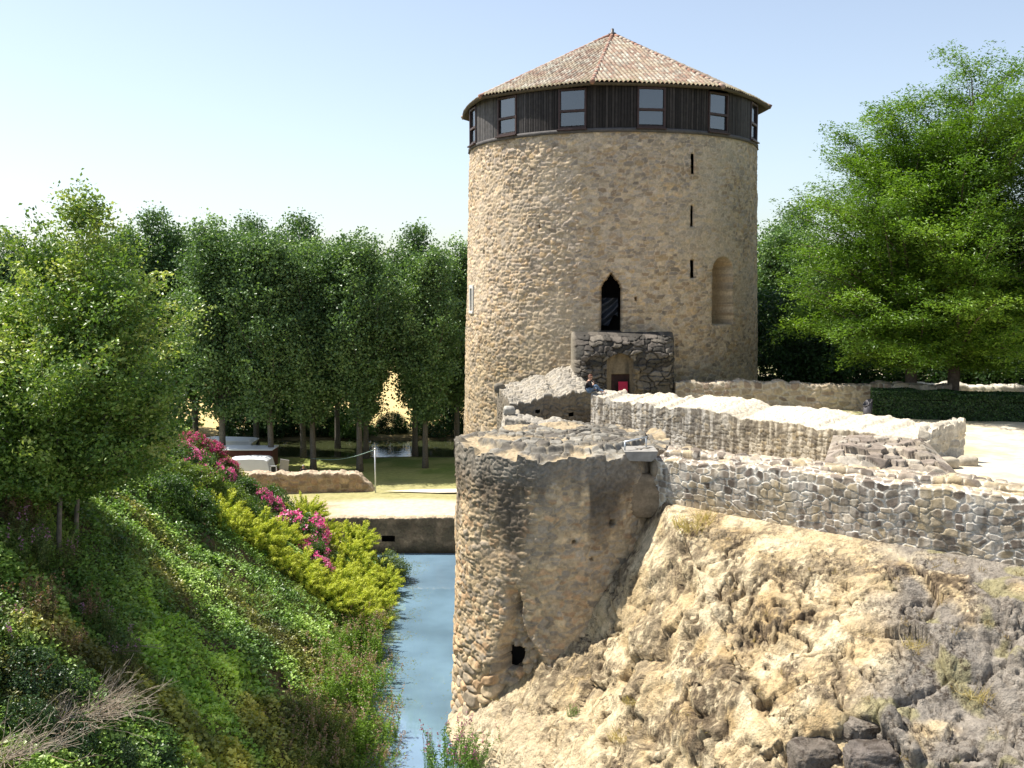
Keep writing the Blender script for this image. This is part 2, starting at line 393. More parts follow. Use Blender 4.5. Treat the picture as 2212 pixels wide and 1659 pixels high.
col = mixc(col, (0.10, 0.08, 0.04), sst(79.8, 80.6, Y)); col = mixc(col, straw, sst(91, 94, Y))
P[..., 2] = Zg
a = Acc(); a.grid(P, col)
V0, F0 = np.array([[-400, 40, Z_LOW], [-13.2, 40, Z_LOW], [-13.2, 58.95, Z_LOW], [-400, 58.95, Z_LOW]], float), np.array([[0, 1, 2, 3]])
a.add(V0, F0, (0.2, 0.19, 0.08))
tag(a.obj('lawn', M_EARTH, base=(0, 60, Z_LOW)), kind='structure')
GRAV = (0.60, 0.54, 0.42)
poly_sheet('path', [(-8.6, 66.3), (-6.5, 66.9), (2, 67.6), (2, 66.3), (-5, 65.75)], Z_LOW + 0.1, M_EARTH, GRAV)

# water in the moat, and the river beyond the poplars
def water_mat(name, water_tint, bump, ior):
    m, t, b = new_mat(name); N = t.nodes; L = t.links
    b.inputs['Base Color'].default_value = (*water_tint, 1); b.inputs['Roughness'].default_value = 0.025; b.inputs['IOR'].default_value = ior
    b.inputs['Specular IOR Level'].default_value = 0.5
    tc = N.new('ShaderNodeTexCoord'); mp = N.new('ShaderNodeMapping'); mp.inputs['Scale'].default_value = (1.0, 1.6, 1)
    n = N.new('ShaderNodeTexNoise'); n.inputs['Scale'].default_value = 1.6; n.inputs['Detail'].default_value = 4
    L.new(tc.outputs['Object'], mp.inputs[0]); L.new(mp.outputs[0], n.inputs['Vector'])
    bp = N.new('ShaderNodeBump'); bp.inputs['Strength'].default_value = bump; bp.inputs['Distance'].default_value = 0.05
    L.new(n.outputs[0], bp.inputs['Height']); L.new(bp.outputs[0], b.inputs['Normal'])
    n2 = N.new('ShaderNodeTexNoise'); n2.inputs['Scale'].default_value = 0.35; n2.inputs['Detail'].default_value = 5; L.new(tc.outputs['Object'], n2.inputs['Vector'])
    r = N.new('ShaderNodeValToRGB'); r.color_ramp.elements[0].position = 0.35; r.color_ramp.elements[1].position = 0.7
    r.color_ramp.elements[0].color = (*water_tint, 1); r.color_ramp.elements[1].color = (*[min(1, c * 1.5) for c in water_tint], 1)
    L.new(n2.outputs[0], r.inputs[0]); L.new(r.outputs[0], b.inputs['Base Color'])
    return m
M_WATER = water_mat('moat_water', (0.125, 0.20, 0.265), 0.035, 3.6)  # pale blue base paints the bright sky's reflection into the moat
M_RIVER = water_mat('river_water', (0.03, 0.035, 0.015), 0.3, 1.33)
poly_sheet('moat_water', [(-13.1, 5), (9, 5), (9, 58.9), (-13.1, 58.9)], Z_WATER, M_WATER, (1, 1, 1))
poly_sheet('river_water', [(-120, 80.8), (120, 80.8), (120, 90.9), (-120, 90.9)], Z_LOW - 0.18, M_RIVER, (1, 1, 1))

# castle yard on the right, at the foot of the tower, and the sunken wall walk in front of it
yard = [(14.0, 32.0), (13.4, 30.2), (12.3, 29.0), (15.1, 26.6), (30, 15), (90, 5), (110, 95), (16, 95), (11, 63), (6, 56), (4.4, 51), (4.0, 46.0), (7.2, 42.2), (10.2, 38.9), (12.4, 35.6), (14.2, 33.0)]
x = np.arange(4, 60, 0.22); y = np.arange(8, 75, 0.22); X, Y = np.meshgrid(x, y, indexing='ij')
def inside(X, Y, poly):
    r = np.zeros(X.shape, bool); n = len(poly)
    for i in range(n):
        (x0, y0), (x1, y1) = poly[i], poly[(i + 1) % n]
        c = ((y0 > Y) != (y1 > Y)) & (X < (x1 - x0) * (Y - y0) / (y1 - y0 + 1e-12) + x0); r ^= c
    return r
P = p3(X, Y); nz = fbm(P, 0.25, 4, 21); nz2 = fbm(P, 1.8, 4, 22)
P[..., 2] = Z_YARD + (fbm(P, 0.6, 3, 23) - 0.5) * 0.10
col = mixc((0.50, 0.42, 0.30), (0.62, 0.54, 0.42), sst(0.3, 0.7, nz2)); col = mixc(col, (0.34, 0.29, 0.16), sst(0.5, 0.75, nz) * 0.6)
col = mixc(col, (0.24, 0.25, 0.09), sst(43.2, 45.4, Y + 2 * (nz - 0.5)) * sst(0.38, 0.6, nz2) * 0.9)
ins = inside(X, Y, yard); keep = ins[:-1, :-1] | ins[1:, 1:]
a = Acc(); a.grid(P, col, keep=keep)
tag(a.obj('castle_yard', M_EARTH, base=(20, 35, Z_YARD)), kind='structure')
poly_sheet('wall_walk', [(1.5, 44.8), (4.0, 33.8), (5.0, 33.2), (12.4, 28.6), (14.0, 31.8), (12.4, 35.6), (10.2, 38.9), (7.2, 42.2), (4.4, 47.2), (2.0, 50.5)], -6.7, M_EARTH, (0.42, 0.36, 0.26))

# ------------------------------------------------------------------ left bank
def shore(Y): return -4.9 - 0.055 * (Y - 32)
def bank_z(X, Y):
    X = np.asarray(X, float); Y = np.asarray(Y, float)
    s = shore(Y) - X
    z = -16.3 + 0.92 * s
    top = -5.2 + 0.04 * (Y - 30)
    z = -np.logaddexp(-z * 1.4, -np.ones_like(z) * top * 1.4) / 1.4
    z = z - sst(44.0, 50.0, Y) * sst(-8.5, -12.0, X) * 1.3
    e = sst(52.0, 57.0, Y); low = np.where(X < -12.6, Z_LOW - 0.15, -16.6)
    P = p3(X, Y, 0 * X)
    z = z + (fbm(P, 0.45, 3, 61) - 0.5) * 1.2 + (fbm(P, 1.5, 3, 62) - 0.5) * 0.6
    return z * (1 - e) + np.minimum(z, low) * e
x = np.arange(-34, -3.4, 0.14); y = np.arange(10, 58.6, 0.14); X, Y = np.meshgrid(x, y, indexing='ij')
P = p3(X, Y, bank_z(X, Y)); nz = fbm(P, 0.8, 4, 71); nz2 = fbm(P, 3.5, 3, 72)
col = mixc((0.085, 0.06, 0.035), (0.17, 0.125, 0.08), nz2); col = mixc(col, (0.07, 0.09, 0.025), sst(0.45, 0.6, nz))
a = Acc(); a.grid(P, col); tag(a.obj('grassy_bank', M_EARTH, base=(-12, 32, -10)), kind='structure')
def bank_hit(px, py):
    d = ray(px, py); t = np.linspace(8, 60, 2600); Q = d[None] * (t / d[1])[:, None]
    f = Q[:, 2] - bank_z(Q[:, 0], Q[:, 1]); k = np.argmax(f < 0)
    return Q[k] if f[k] < 0 else Q[np.argmin(np.abs(f))]
def bank_normal(X, Y):
    e = 0.25; return unit(np.stack([-(bank_z(X + e, Y) - bank_z(X - e, Y)) / (2 * e), -(bank_z(X, Y + e) - bank_z(X, Y - e)) / (2 * e), np.ones_like(X)], -1))

# ------------------------------------------------------------------ rock outcrop below the near wall
WL = np.array([[-6, 34.6], [3.5, 34.3], [4.91, 33.1], [6.63, 31.8], [10.47, 28.8], [13.8, 26.65], [30, 16.2]])
def rock_z(X, Y):
    Yw = np.interp(X, WL[:, 0], WL[:, 1]); t = np.maximum(0, Yw - Y)
    crest = -7.15 - 0.035 * np.maximum(0, X - 5) - 0.03 * np.maximum(0, X - 12)
    drop = 0.22 * t + 0.16 * t * sst(0.8, 4, t) + 0.35 * np.maximum(0, t - 7.5)
    left = np.maximum(0, 5.1 - X + 0.10 * t)
    return crest - drop - 1.12 * left - 0.25 * np.minimum(left, 1.2)
x = np.arange(-2.6, 25, 0.05); y = np.arange(10.0, 36.0, 0.05)
X, Y = np.meshgrid(x, y, indexing='ij'); Z = rock_z(X, Y)
P = p3(X, Y, Z); gx = np.gradient(Z, 0.05, axis=0); gy = np.gradient(Z, 0.05, axis=1)
Nr = unit(np.stack([-gx, -gy, np.ones_like(Z)], -1))
# worn gullies run down the slope, ledges break it, and a harder grey face stands out lower right
Yw = np.interp(X, WL[:, 0], WL[:, 1]); away = sst(0.3, 2.0, Yw - Y)
Pw = P + 0.8 * np.stack([fbm(P, 0.5, 3, 81) - 0.5, fbm(P, 0.5, 3, 82) - 0.5, fbm(P, 0.5, 3, 83) - 0.5], -1)
big = (fbm(Pw, 0.33, 3, 84) - 0.5) * 2.0
rd = (ridge(Pw * np.array([0.8, 1.0, 1.1]), 0.55, 4, 85) - 0.62) * 1.3
ang = 0.62; along = X * math.cos(ang) - Y * math.sin(ang); acr = X * math.sin(ang) + Y * math.cos(ang)
gul = (ridge(p3(along * 0.9, acr * 0.28, 0 * X), 0.75, 3, 86) - 0.6) * 0.55
def cells(Q, sc, s):                          # blocky fractured rock: nearest cell, edge distance and a tilted facet per cell
    G = Q * sc; b0 = np.floor(G).astype(np.int64); f1 = np.full(Q.shape[:-1], 9.0); f2 = f1.copy(); idr = np.zeros(Q.shape[:-1]); fac = np.zeros(Q.shape[:-1])
    for dx in (-1, 0, 1):
        for dy in (-1, 0, 1):
            for dz in (-1, 0, 1):
                i, j, k = b0[..., 0] + dx, b0[..., 1] + dy, b0[..., 2] + dz
                ox, oy, oz = G[..., 0] - i - hsh(i, j, k, s), G[..., 1] - j - hsh(i, j, k, s + 1), G[..., 2] - k - hsh(i, j, k, s + 2)
                d = np.sqrt(ox * ox + oy * oy + oz * oz); m = d < f1
                f2 = np.where(m, f1, np.minimum(f2, d)); idr = np.where(m, hsh(i, j, k, s + 3), idr)
                fac = np.where(m, ox * (2 * hsh(i, j, k, s + 4) - 1) + oy * (2 * hsh(i, j, k, s + 5) - 1) + oz * (2 * hsh(i, j, k, s + 6) - 1), fac); f1 = np.where(m, d, f1)
    return f2 - f1, idr, fac
ce, cr_, fa1 = cells(Pw * np.array([1, 1, 1.25]), 0.55, 90)
blk = (sst(0.0, 0.10, ce) - 1) * 0.22 + (cr_ - 0.5) * 0.55 + fa1 * 0.75
ce2, cr2, fa2 = cells(P + 0.5 * (Pw - P), 1.7, 95); blk2 = (sst(0.0, 0.12, ce2) - 1) * 0.07 + (cr2 - 0.5) * 0.12 + fa2 * 0.26
hard = sst(0.0, 1.0, (X - 6.6) * 0.42 + (23.4 - Y) * 0.22 - 0.3 + 1.8 * (fbm(P, 0.45, 3, 99) - 0.5))
fine = (fbm(P, 2.6, 5, 87, 0.65) - 0.5)
patch = sst(0.44, 0.58, fbm(Pw, 0.75, 4, 91, 0.6))                       # crumbling crusted patches
crumb = fbm(P, 5.0, 5, 89, 0.8) - 0.5
crk = np.abs(fbm(Pw * np.array([1.0, 1.0, 0.6]), 0.55, 4, 120, 0.6) - 0.5); crk2 = np.abs(fbm(Pw, 1.3, 4, 121, 0.65) - 0.5)
crack = sst(0.016, 0.0, crk) * 0.30 + sst(0.012, 0.0, crk2) * 0.14
disp = -crack * (1 - 0.4 * hard) + big * 0.9 + rd * 0.10 + gul * 0.65 * (1 - hard) + blk * (0.33 + 0.25 * hard) + blk2 * (0.26 + 0.26 * patch) + fine * (0.15 - 0.05 * hard) + crumb * (0.05 + 0.24 * patch) * (1 - 0.75 * hard)
disp = disp * away * np.clip(0.35 + (Yw - Y) / 6, 0.35, 1.0)
P2 = P + Nr * disp[..., None]
# colour: cream sand rock, brown lichen crusts on the rough parts, crack shadows painted dark, grey faces lower right
rough = fbm(Pw, 0.9, 4, 101, 0.6); sp = fbm(P, 8.0, 4, 102, 0.75); sp2 = fbm(P, 3.0, 4, 110, 0.7)
cream = mixc((0.46, 0.345, 0.19), (0.62, 0.515, 0.335), sst(0.35, 0.65, fbm(P, 1.3, 5, 103, 0.6)))
cream = mixc(cream, (0.40, 0.27, 0.12), sst(0.56, 0.66, fbm(Pw, 1.1, 4, 109)) * 0.6)
lich_shade = mixc((0.06, 0.042, 0.028), (0.20, 0.15, 0.095), sst(0.3, 0.7, fbm(P, 10, 3, 104, 0.7)))
lich_shade_m = np.clip(patch * 0.9 + 0.04 + 0.25 * sst(0.05, 0.0, ce) , 0, 1) * sst(0.44, 0.52, sp + 0.35 * (sp2 - 0.5) + 0.10 * (patch - 0.5))
lich_shade_m = np.clip(lich_shade_m + 0.6 * sst(0.03, 0.0, crk) + 0.4 * sst(0.02, 0.0, crk2), 0, 1); col = mixc(cream, lich_shade, lich_shade_m)
grey = mixc((0.19, 0.165, 0.135), (0.31, 0.275, 0.225), fbm(P, 1.2, 5, 105, 0.65)); grey = mixc(grey, (0.07, 0.06, 0.05), sst(0.05, 0.0, ce) * 0.3); grey = mixc(grey, (0.10, 0.085, 0.07), sst(0.60, 0.72, sp) * 0.7)
grey = mixc(grey, (0.30, 0.27, 0.10), sst(0.56, 0.66, fbm(P, 1.4, 3, 106)) * 0.5)
gm = np.clip(hard * sst(0.34, 0.50, fbm(Pw, 0.6, 4, 107) + 0.08), 0, 1)
col = mixc(col, grey, gm)
col = mixc(col, (0.60, 0.49, 0.31), sst(0.55, 0.8, gul + 0.62) * (1 - hard) * 0.3)
lowsand = sst(-13.0, -14.6, P2[..., 2] + 0.8 * (rough - 0.5)) * (X < 3.5)
col = mixc(col, mixc((0.50, 0.40, 0.26), (0.60, 0.51, 0.36), sp), lowsand * 0.7)
col = col * np.array([1.20, 1.20, 1.22])
a = Acc(); a.grid(P2, col); tag(a.obj('rock_slope', M_ROCK, base=(10, 22, -10)), kind='structure')
ROCK = (x, y, P2); ROCK_CRUST = patch * sst(0.3, 1.2, Yw - Y)
def rock_at(X, Y):
    i = int(np.clip((X + 2.6) / 0.05, 0, len(ROCK[0]) - 1)); j = int(np.clip((Y - 10) / 0.05, 0, len(ROCK[1]) - 1)); return ROCK[2][i, j]
def rock_hit(px, py):
    d = ray(px, py); Q = ROCK[2].reshape(-1, 3); k = Q[:, 1] > 5
    q = Q / Q[:, 1:2]; e = (q[:, 0] - d[0] / d[1]) ** 2 + (q[:, 2] - d[2] / d[1]) ** 2
    c = np.where(e < (3.0 / FPX) ** 2)[0]
    return Q[c[np.argmin(Q[c, 1])]] if len(c) else Q[np.argmin(e)]

# ================================================================== ROUND TOWER
TC = np.array([5.77, 59.4]); TPH = math.atan2(TC[0], TC[1])
def tpos(a, r, z):                            # a: bearing on the tower, 0 faces the camera
    a = np.asarray(a, float) - TPH
    return np.stack(np.broadcast_arrays(TC[0] + r * np.sin(a), TC[1] - r * np.cos(a), z), -1)
def tR(z): return 8.17 + (7.9 - z) * 0.0255
tower = thing('round_tower', 'huge round stone tower with a dark boarded gallery and tiled roof', 'tower', (TC[0], TC[1], Z_YARD))
STEP = 0.05; na = int(2 * np.pi * 8.3 / STEP); nzr = int((7.85 + 10.2) / STEP)
A, Zt = np.meshgrid(np.linspace(-np.pi, np.pi, na + 1), np.linspace(-10.2, 7.85, nzr + 1), indexing='ij')
arc = A * 8.3
e, r1, r2, r3 = masonry(arc, Zt, 0.37, 0.19, 7, jit=0.42, warp=0.3)
PT = tpos(A, tR(Zt), Zt)
plaster = sst(0.50, 0.68, fbm(p3(arc, Zt), 0.35, 4, 8)) * 0.55        # patches where the mortar covers the stones
h = sst(0.02, 0.22, e) * (0.35 + 0.65 * r1) * 0.075 * (1 - 0.75 * plaster) + (fbm(p3(arc, Zt), 1.2, 4, 9) - 0.5) * 0.09 + (fbm(p3(arc, Zt), 7, 3, 10) - 0.5) * 0.035
pal = [(0.46, 0.34, 0.205), (0.40, 0.305, 0.195), (0.36, 0.285, 0.205), (0.49, 0.365, 0.22), (0.31, 0.205, 0.115), (0.42, 0.33, 0.225), (0.27, 0.22, 0.17), (0.45, 0.30, 0.15), (0.22, 0.17, 0.12)]
pal = [tuple(0.72 * np.array(c) + 0.28 * np.array((0.40, 0.31, 0.195))) for c in pal]
col = stone_col(e, r1, r2, r3, PT, pal, (0.51, 0.385, 0.25), 0.03, 0.2, 7)
col = mixc(col, np.array([0.48, 0.385, 0.26]), plaster * 0.7)
col = mixc(col, col * np.array([0.66, 0.66, 0.6]), sst(1.0, -5.0, Zt + 3 * (fbm(p3(arc, Zt), 0.4, 3, 12) - 0.5)) * 0.75)   # darker towards the foot
def amask(s, z, hw, z0, z1, arch):            # an opening with an arched head
    zz = z1 - arch
    return (np.abs(s) < hw) & (z > z0) & ((z < zz) | ((s / hw) ** 2 + ((z - zz) / arch) ** 2 < 1))
s_d = (A - R(0.3)) * 8.3
door = amask(s_d, Zt, 0.56, -2.35, 0.45, 0.62) | ((np.abs(s_d) < 0.2) & (Zt > 0) & (Zt < 0.45 + 0.28 * (1 - np.abs(s_d) / 0.2)))
SLITS = [(30.3, 5.72, 6.79), (30.0, 3.04, 4.15), (30.1, 0.43, 1.43)]
slit = np.zeros(A.shape, bool)
for ad, z0, z1 in SLITS: slit |= (np.abs((A - R(ad)) * 8.3) < 0.12) & (Zt > z0) & (Zt < z1)
s_n = (A - R(44.6)) * 8.3; nich = amask(s_n, Zt, 0.80, -1.95, 1.55, 0.72)
s_w = (A - R(-67)) * 8.3; lwin = (np.abs(s_w) < 0.24) & (Zt > -1.3) & (Zt < -0.15)
holes = np.zeros(A.shape, bool)
for ad, z0, hw, hh in [(44.5, -0.9, 0.13, 0.16), (55.5, 0.95, 0.09, 0.12), (-56, 1.9, 0.1, 0.1), (9, -0.6, 0.07, 0.09), (24, -3.0, 0.08, 0.08), (-26, 3.1, 0.09, 0.08)]:
    holes |= (np.abs((A - R(ad)) * 8.3) < hw) & (np.abs(Zt - z0) < hh)
h = np.where(door, -0.75, h); h = np.where(slit, -0.08, h)
h = np.where(nich, h * 0.4 - 0.75 - 0.7 * np.sqrt(np.clip(1 - (s_n / 0.8) ** 2, 0, 1)), h); h = np.where(lwin, -0.35, h); h = np.where(holes, h - 0.35, h)
hood = (np.hypot(s_n, (Zt - 0.83) * 1.0) < 1.02) & (Zt > 0.83) & ~nich
h = np.where(hood, h * 0.5 + 0.03, h)
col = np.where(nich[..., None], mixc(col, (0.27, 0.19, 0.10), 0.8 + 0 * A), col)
PT = tpos(A, tR(Zt) + h, Zt)
dm = door | slit | (holes & ~nich); dm = dm[:-1, :-1] & dm[1:, :-1] & dm[1:, 1:] & dm[:-1, 1:]
col = col * np.array([1.20, 1.23, 1.33])
a = Acc(); a.grid(PT, col, keep=~dm)
a.obj('masonry_wall', M_STONE, tower)
# hanging dark sheeting inside the tall doorway, and a black panel behind it painting the dark inside
M_DARK = mat_plain('painted_dark', (0.012, 0.011, 0.010), 0.9, 0.1)  # near-black colour painting shade inside openings; also side pane and eyes
M_SHEET = mat_plain('dark_sheeting', (0.035, 0.042, 0.055), 0.35, 0.5, 0, 0.3, 3)
dt = Acc()
for (s0, z0, s1, z1) in [(-0.75, -2.5, 0.75, 1.0)]:
    q = np.stack(np.meshgrid(np.linspace(s0, s1, 24), np.linspace(z0, z1, 40), indexing='ij'), -1)
    dt.grid(tpos(R(0.3) + q[..., 0] / 8.3, 8.3 - 1.5 - 0.2 * fbm(p3(q[..., 0], q[..., 1]), 2, 2, 4), q[..., 1]), (1, 1, 1))
door_shade = dt.obj('doorway', M_DARK, tower)
q = np.stack(np.meshgrid(np.linspace(-0.6, 0.42, 40), np.linspace(-2.0, -0.55, 60), indexing='ij'), -1)
diag = q[..., 1] - 0.75 * q[..., 0]
fold = 0.14 * np.sin(diag * 9 + 2 * vn(p3(q[..., 0], q[..., 1]), 2, 3)) + 0.10 * fbm(p3(q[..., 0], q[..., 1]), 3, 3, 6)
keepm = (diag > -1.75 + 0.15 * np.sin(q[..., 0] * 9))[:-1, :-1]
st_ = Acc(); st_.grid(tpos(R(0.3) + q[..., 0] / 8.3, 8.3 - 0.95 + fold, q[..., 1]), (1, 1, 1), keep=keepm)
st_.obj('hanging_sheet', M_SHEET, door_shade)
for ad, z0, z1 in SLITS:
    s_ = Acc(); q = np.stack(np.meshgrid(np.linspace(-0.14, 0.14, 3), np.linspace(z0 - 0.05, z1 + 0.05, 3), indexing='ij'), -1)
    s_.grid(tpos(R(ad) + q[..., 0] / 8.3, tR(z0) - 0.62, q[..., 1]), (1, 1, 1)); s_.obj('arrow_slit_shade', M_DARK, tower)  # black board painting the slit's inner shadow
# pale dressed-stone frame of the little window on the left flank
M_PALE = mat_plain('pale_dressed_stone', (0.62, 0.60, 0.55), 0.85, 0.2)
fr = Acc()
for ds, zc, ws, hs in [(-0.30, -0.72, 0.16, 1.3), (0.30, -0.72, 0.16, 1.3), (0, 0.02, 0.76, 0.2), (0, -1.42, 0.76, 0.14)]:
    q = tpos(R(-67) + ds / 8.3, tR(zc) + 0.0, zc); V, F = box(q, (ws, 0.22, hs), 0.015, rz=R(-67) - TPH); fr.add(V, F)
lw = fr.obj('side_window', M_PALE, tower, False)
s_ = Acc(); V, F = box(tpos(R(-67), tR(-0.7) - 0.2, -0.72), (0.46, 0.06, 1.3), 0, rz=R(-67) - TPH); s_.add(V, F); s_.obj('pane', M_DARK, lw, False)

# boarded gallery
GB, GT, RG = 7.80, 10.25, 8.24
A2 = np.linspace(-np.pi, np.pi, 2161); zz = np.array([GB - 0.06, GB, 8.1, 8.7, 9.3, 9.9, GT])
A_, Z_ = np.meshgrid(A2, zz, indexing='ij'); bid = np.floor((A_ * RG) / 0.155).astype(np.int64); fr_ = (A_ * RG) / 0.155 - bid
gro = (np.minimum(fr_, 1 - fr_) < 0.10) * 1.0
b1 = hsh(bid, bid * 0, bid * 0, 5); b2 = hsh(bid, bid * 0, bid * 0, 6)
rr = RG - gro * 0.025 + (b1 - 0.5) * 0.018
WIN = [R(27.69 * (i + 0.5)) for i in range(-7, 6)]
cut = np.zeros(A_.shape, bool)
for wa in WIN: cut |= np.abs((A_ - wa + np.pi) % (2 * np.pi) - np.pi) * RG < 0.70
cut &= (Z_ > 7.9)
col = mixc((0.018, 0.014, 0.012), (0.055, 0.046, 0.041), b2); col = mixc(col, (0.015, 0.012, 0.010), gro)
flank_light = sst(-0.30, -1.05, A_) + sst(0.75, 1.2, A_) * 0.6                  # sunlight painted on the left flank's boards, weaker paling on the right
col = mixc(col, (0.155, 0.145, 0.14), np.clip(flank_light, 0, 1) * (0.4 + 0.6 * b1) * 0.8)
cutf = cut[:-1, :-1] & cut[1:, :-1]
a = Acc(); a.grid(tpos(A_, rr, Z_), col, keep=~(cutf[:, :] & cut[:-1, 1:]))
gal = a.obj('boarded_gallery', M_BOARD, tower, False)
sk = Acc(); q = np.linspace(-np.pi, np.pi, 181); prof = [(RG + 0.0, GB - 0.08), (RG + 0.06, GB - 0.07), (RG + 0.06, GB + 0.10), (RG + 0.0, GB + 0.13)]
G = np.stack([tpos(q, r_, z_) for r_, z_ in prof], 1); sk.grid(G, (0.10, 0.09, 0.085)); sk.obj('sill_board', M_BOARD, tower)
fl = Acc(); G = np.stack([tpos(q, r_, 7.72) for r_ in (0.01, 8.1)], 1); fl.grid(G, (0.1, 0.08, 0.06)); fl.obj('floor', M_BOARD, tower); fl = Acc(); fl.grid(np.stack([tpos(q, r_, -2.9) for r_ in (0.01, 8.0)], 1), (0.1, 0.08, 0.06)); fl.obj('floor', M_BOARD, tower)  # unseen slabs added to block light inside the tower
M_FRAME = mat_plain('red_brown_window_wood', (0.055, 0.029, 0.024), 0.55, 0.4, 0, 0.25, 8)
def pane_mat():
    m, t, b = new_mat('window_glass'); N = t.nodes; L = t.links
    b.inputs['Base Color'].default_value = (0.02, 0.025, 0.03, 1); b.inputs['Roughness'].default_value = 0.04; b.inputs['IOR'].default_value = 2.5
    tc = N.new('ShaderNodeTexCoord'); n = N.new('ShaderNodeTexNoise'); n.inputs['Scale'].default_value = 0.6; L.new(tc.outputs['Object'], n.inputs['Vector'])
    bp = N.new('ShaderNodeBump'); bp.inputs['Strength'].default_value = 0.006; L.new(n.outputs[0], bp.inputs['Height']); L.new(bp.outputs[0], b.inputs['Normal'])
    tr = N.new('ShaderNodeBsdfTransparent'); tr.inputs[0].default_value = (0.75, 0.8, 0.85, 1)
    ms = N.new('ShaderNodeMixShader'); ms.inputs[0].default_value = 0.25; L.new(b.outputs[0], ms.inputs[1]); L.new(tr.outputs[0], ms.inputs[2])
    L.new(ms.outputs[0], N['Material Output'].inputs['Surface']); return m
M_GLASS = pane_mat()
for wa in WIN:
    f = Acc(); ca = tpos(wa, RG - 0.04, 0.0); rz = wa - TPH
    ux = np.array([math.cos(rz), math.sin(rz), 0])
    for du, zc, wd, ht in [(-0.68, 8.93, 0.10, 2.0), (0.68, 8.93, 0.10, 2.0), (0, 9.885, 1.26, 0.10), (0, 8.83, 1.26, 0.12), (0, 7.985, 1.26, 0.10)]:
        V, F = box(ca + ux * du + np.array([0, 0, zc]), (wd, 0.16, ht), 0.012, rz=rz); f.add(V, F)
    V, F = box(tpos(wa, RG + 0.05, 7.89), (1.56, 0.24, 0.07), 0.012, rz=rz); f.add(V, F)
    wo = f.obj('gallery_window', M_FRAME, tower, False)
    for zc, ht in ((9.36, 0.95), (8.40, 0.74)):
        V, F = box(tpos(wa, RG - 0.07, zc), (1.27, 0.012, ht), 0, rz=rz); obj('pane', V, F, M_GLASS, None, wo, False)

# roof: eight facets of canal tiles under ridge tiles
HIPS = [R(-6.2 + 45 * k) for k in range(8)]; ZE, ZA = 10.02, 14.42
def rim(a):                                    # plan radius of the eave: octagon softened towards a circle
    k = (np.asarray(a) - HIPS[0] + 8 * np.pi) % (np.pi / 4) - np.pi / 8
    return 0.62 * (8.28 / np.cos(k)) + 0.38 * 8.85
roof = Acc()
for kf in range(8):
    a0 = HIPS[kf]; wdt = 2 * 8.95 * math.sin(np.pi / 8)
    nu = 230; nv = 130
    U, T_ = np.meshgrid(np.linspace(0, 1, nu + 1), np.linspace(0.004, 1, nv + 1), indexing='ij')
    aa = a0 + U * np.pi / 4; rad = rim(aa) * T_
    Q = tpos(aa, rad, ZA + (ZE - ZA) * T_)
    am = a0 + np.pi / 8; ex = np.array([math.cos(am - TPH), math.sin(am - TPH), 0]); lat = (Q - np.array([TC[0], TC[1], 0])) @ ex
    cI = np.floor(lat / 0.235).astype(np.int64); cf = lat / 0.235 - cI
    sl = T_ * 9.8; sl2 = sl + 0.12 * hsh(cI, cI * 0, cI * 0, 31); rI = np.floor(sl2 / 0.36).astype(np.int64); rf = sl2 / 0.36 - rI
    hgt = np.abs(np.sin(np.pi * cf)) ** 0.8 * 0.11 + rf * 0.05 + (hsh(cI, rI, cI * 0, 32) - 0.5) * 0.025 + 0.10 * (fbm(p3(lat, sl), 0.5, 3, 33) - 0.5)
    hgt *= np.clip(T_ * 6, 0, 1)
    Q[..., 2] += hgt
    t1 = hsh(cI, rI, cI * 0, 34); t2 = hsh(cI, rI, cI * 0, 35)
    tp = np.array([(0.29, 0.19, 0.14), (0.33, 0.245, 0.185), (0.37, 0.30, 0.235), (0.25, 0.155, 0.115), (0.39, 0.335, 0.27), (0.24, 0.19, 0.15)])
    cc = tp[np.minimum((t1 * 6).astype(int), 5)] * np.array([0.93, 1.02, 1.03]) * (0.8 + 0.4 * t2)[..., None]
    li = sst(0.48, 0.66, fbm(p3(lat, sl), 1.4, 4, 36)); cc = mixc(cc, (0.30, 0.25, 0.17), li * 0.6)
    cc = mixc(cc, (0.24, 0.22, 0.12), sst(0.955, 0.99, T_) * 0.6)
    cc = mixc(cc, (0.16, 0.09, 0.06), (np.abs(np.sin(np.pi * cf)) < 0.42) * 0.8)
    roof.grid(Q, cc)
    # fascia and soffit below the tiles
    au = np.linspace(a0, a0 + np.pi / 4, 40)
    G = np.stack([tpos(au, rim(au), ZE + 0.03), tpos(au, rim(au) - 0.03, ZE - 0.06), tpos(au, rim(au) - 0.14, ZE - 0.09), tpos(au, 8.1 + 0 * au, ZE + 0.20)], 1)
    roof.grid(G, (0.10, 0.08, 0.055), flip=True)
rf_o = roof.obj('tiled_roof', M_TILE, tower)
for kf, ha in enumerate(HIPS):
    rg = Acc(); rng = np.random.default_rng(40 + kf)
    for i in range(26):
        t0, t1_ = 0.03 + i * 0.0372, 0.03 + (i + 1) * 0.0372 + 0.008
        pr = []
        for t, rr_ in ((t0, 0.10), (t1_, 0.125)):
            c = tpos(ha, rim(ha) * t, ZA + (ZE - ZA) * t + 0.05); pr.append((c, rr_))
        V, F, T = tube([pr[0][0], pr[1][0]], [pr[0][1], pr[1][1]], 8)
        base = np.array([(0.34, 0.19, 0.14), (0.38, 0.26, 0.20), (0.31, 0.17, 0.12), (0.42, 0.34, 0.27)][rng.integers(4)])
        k = rg.n; rg.add(V, F, base); rg.T.append(T + k)
    rg.obj('ridge_tiles', M_TILE, rf_o)
M_LEAD = mat_plain('lead', (0.06, 0.05, 0.05), 0.5, 0.5, 0.3)
fi = Acc(); c = np.array([TC[0], TC[1], ZA]); add_tube(fi, [c + [0, 0, -0.05], c + [0, 0, 0.1], c + [0, 0, 0.16], c + [0, 0, 0.34], c + [0, 0, 0.36]], [0.30, 0.22, 0.09, 0.085, 0.06], 12)
fi.obj('finial', M_LEAD, rf_o)

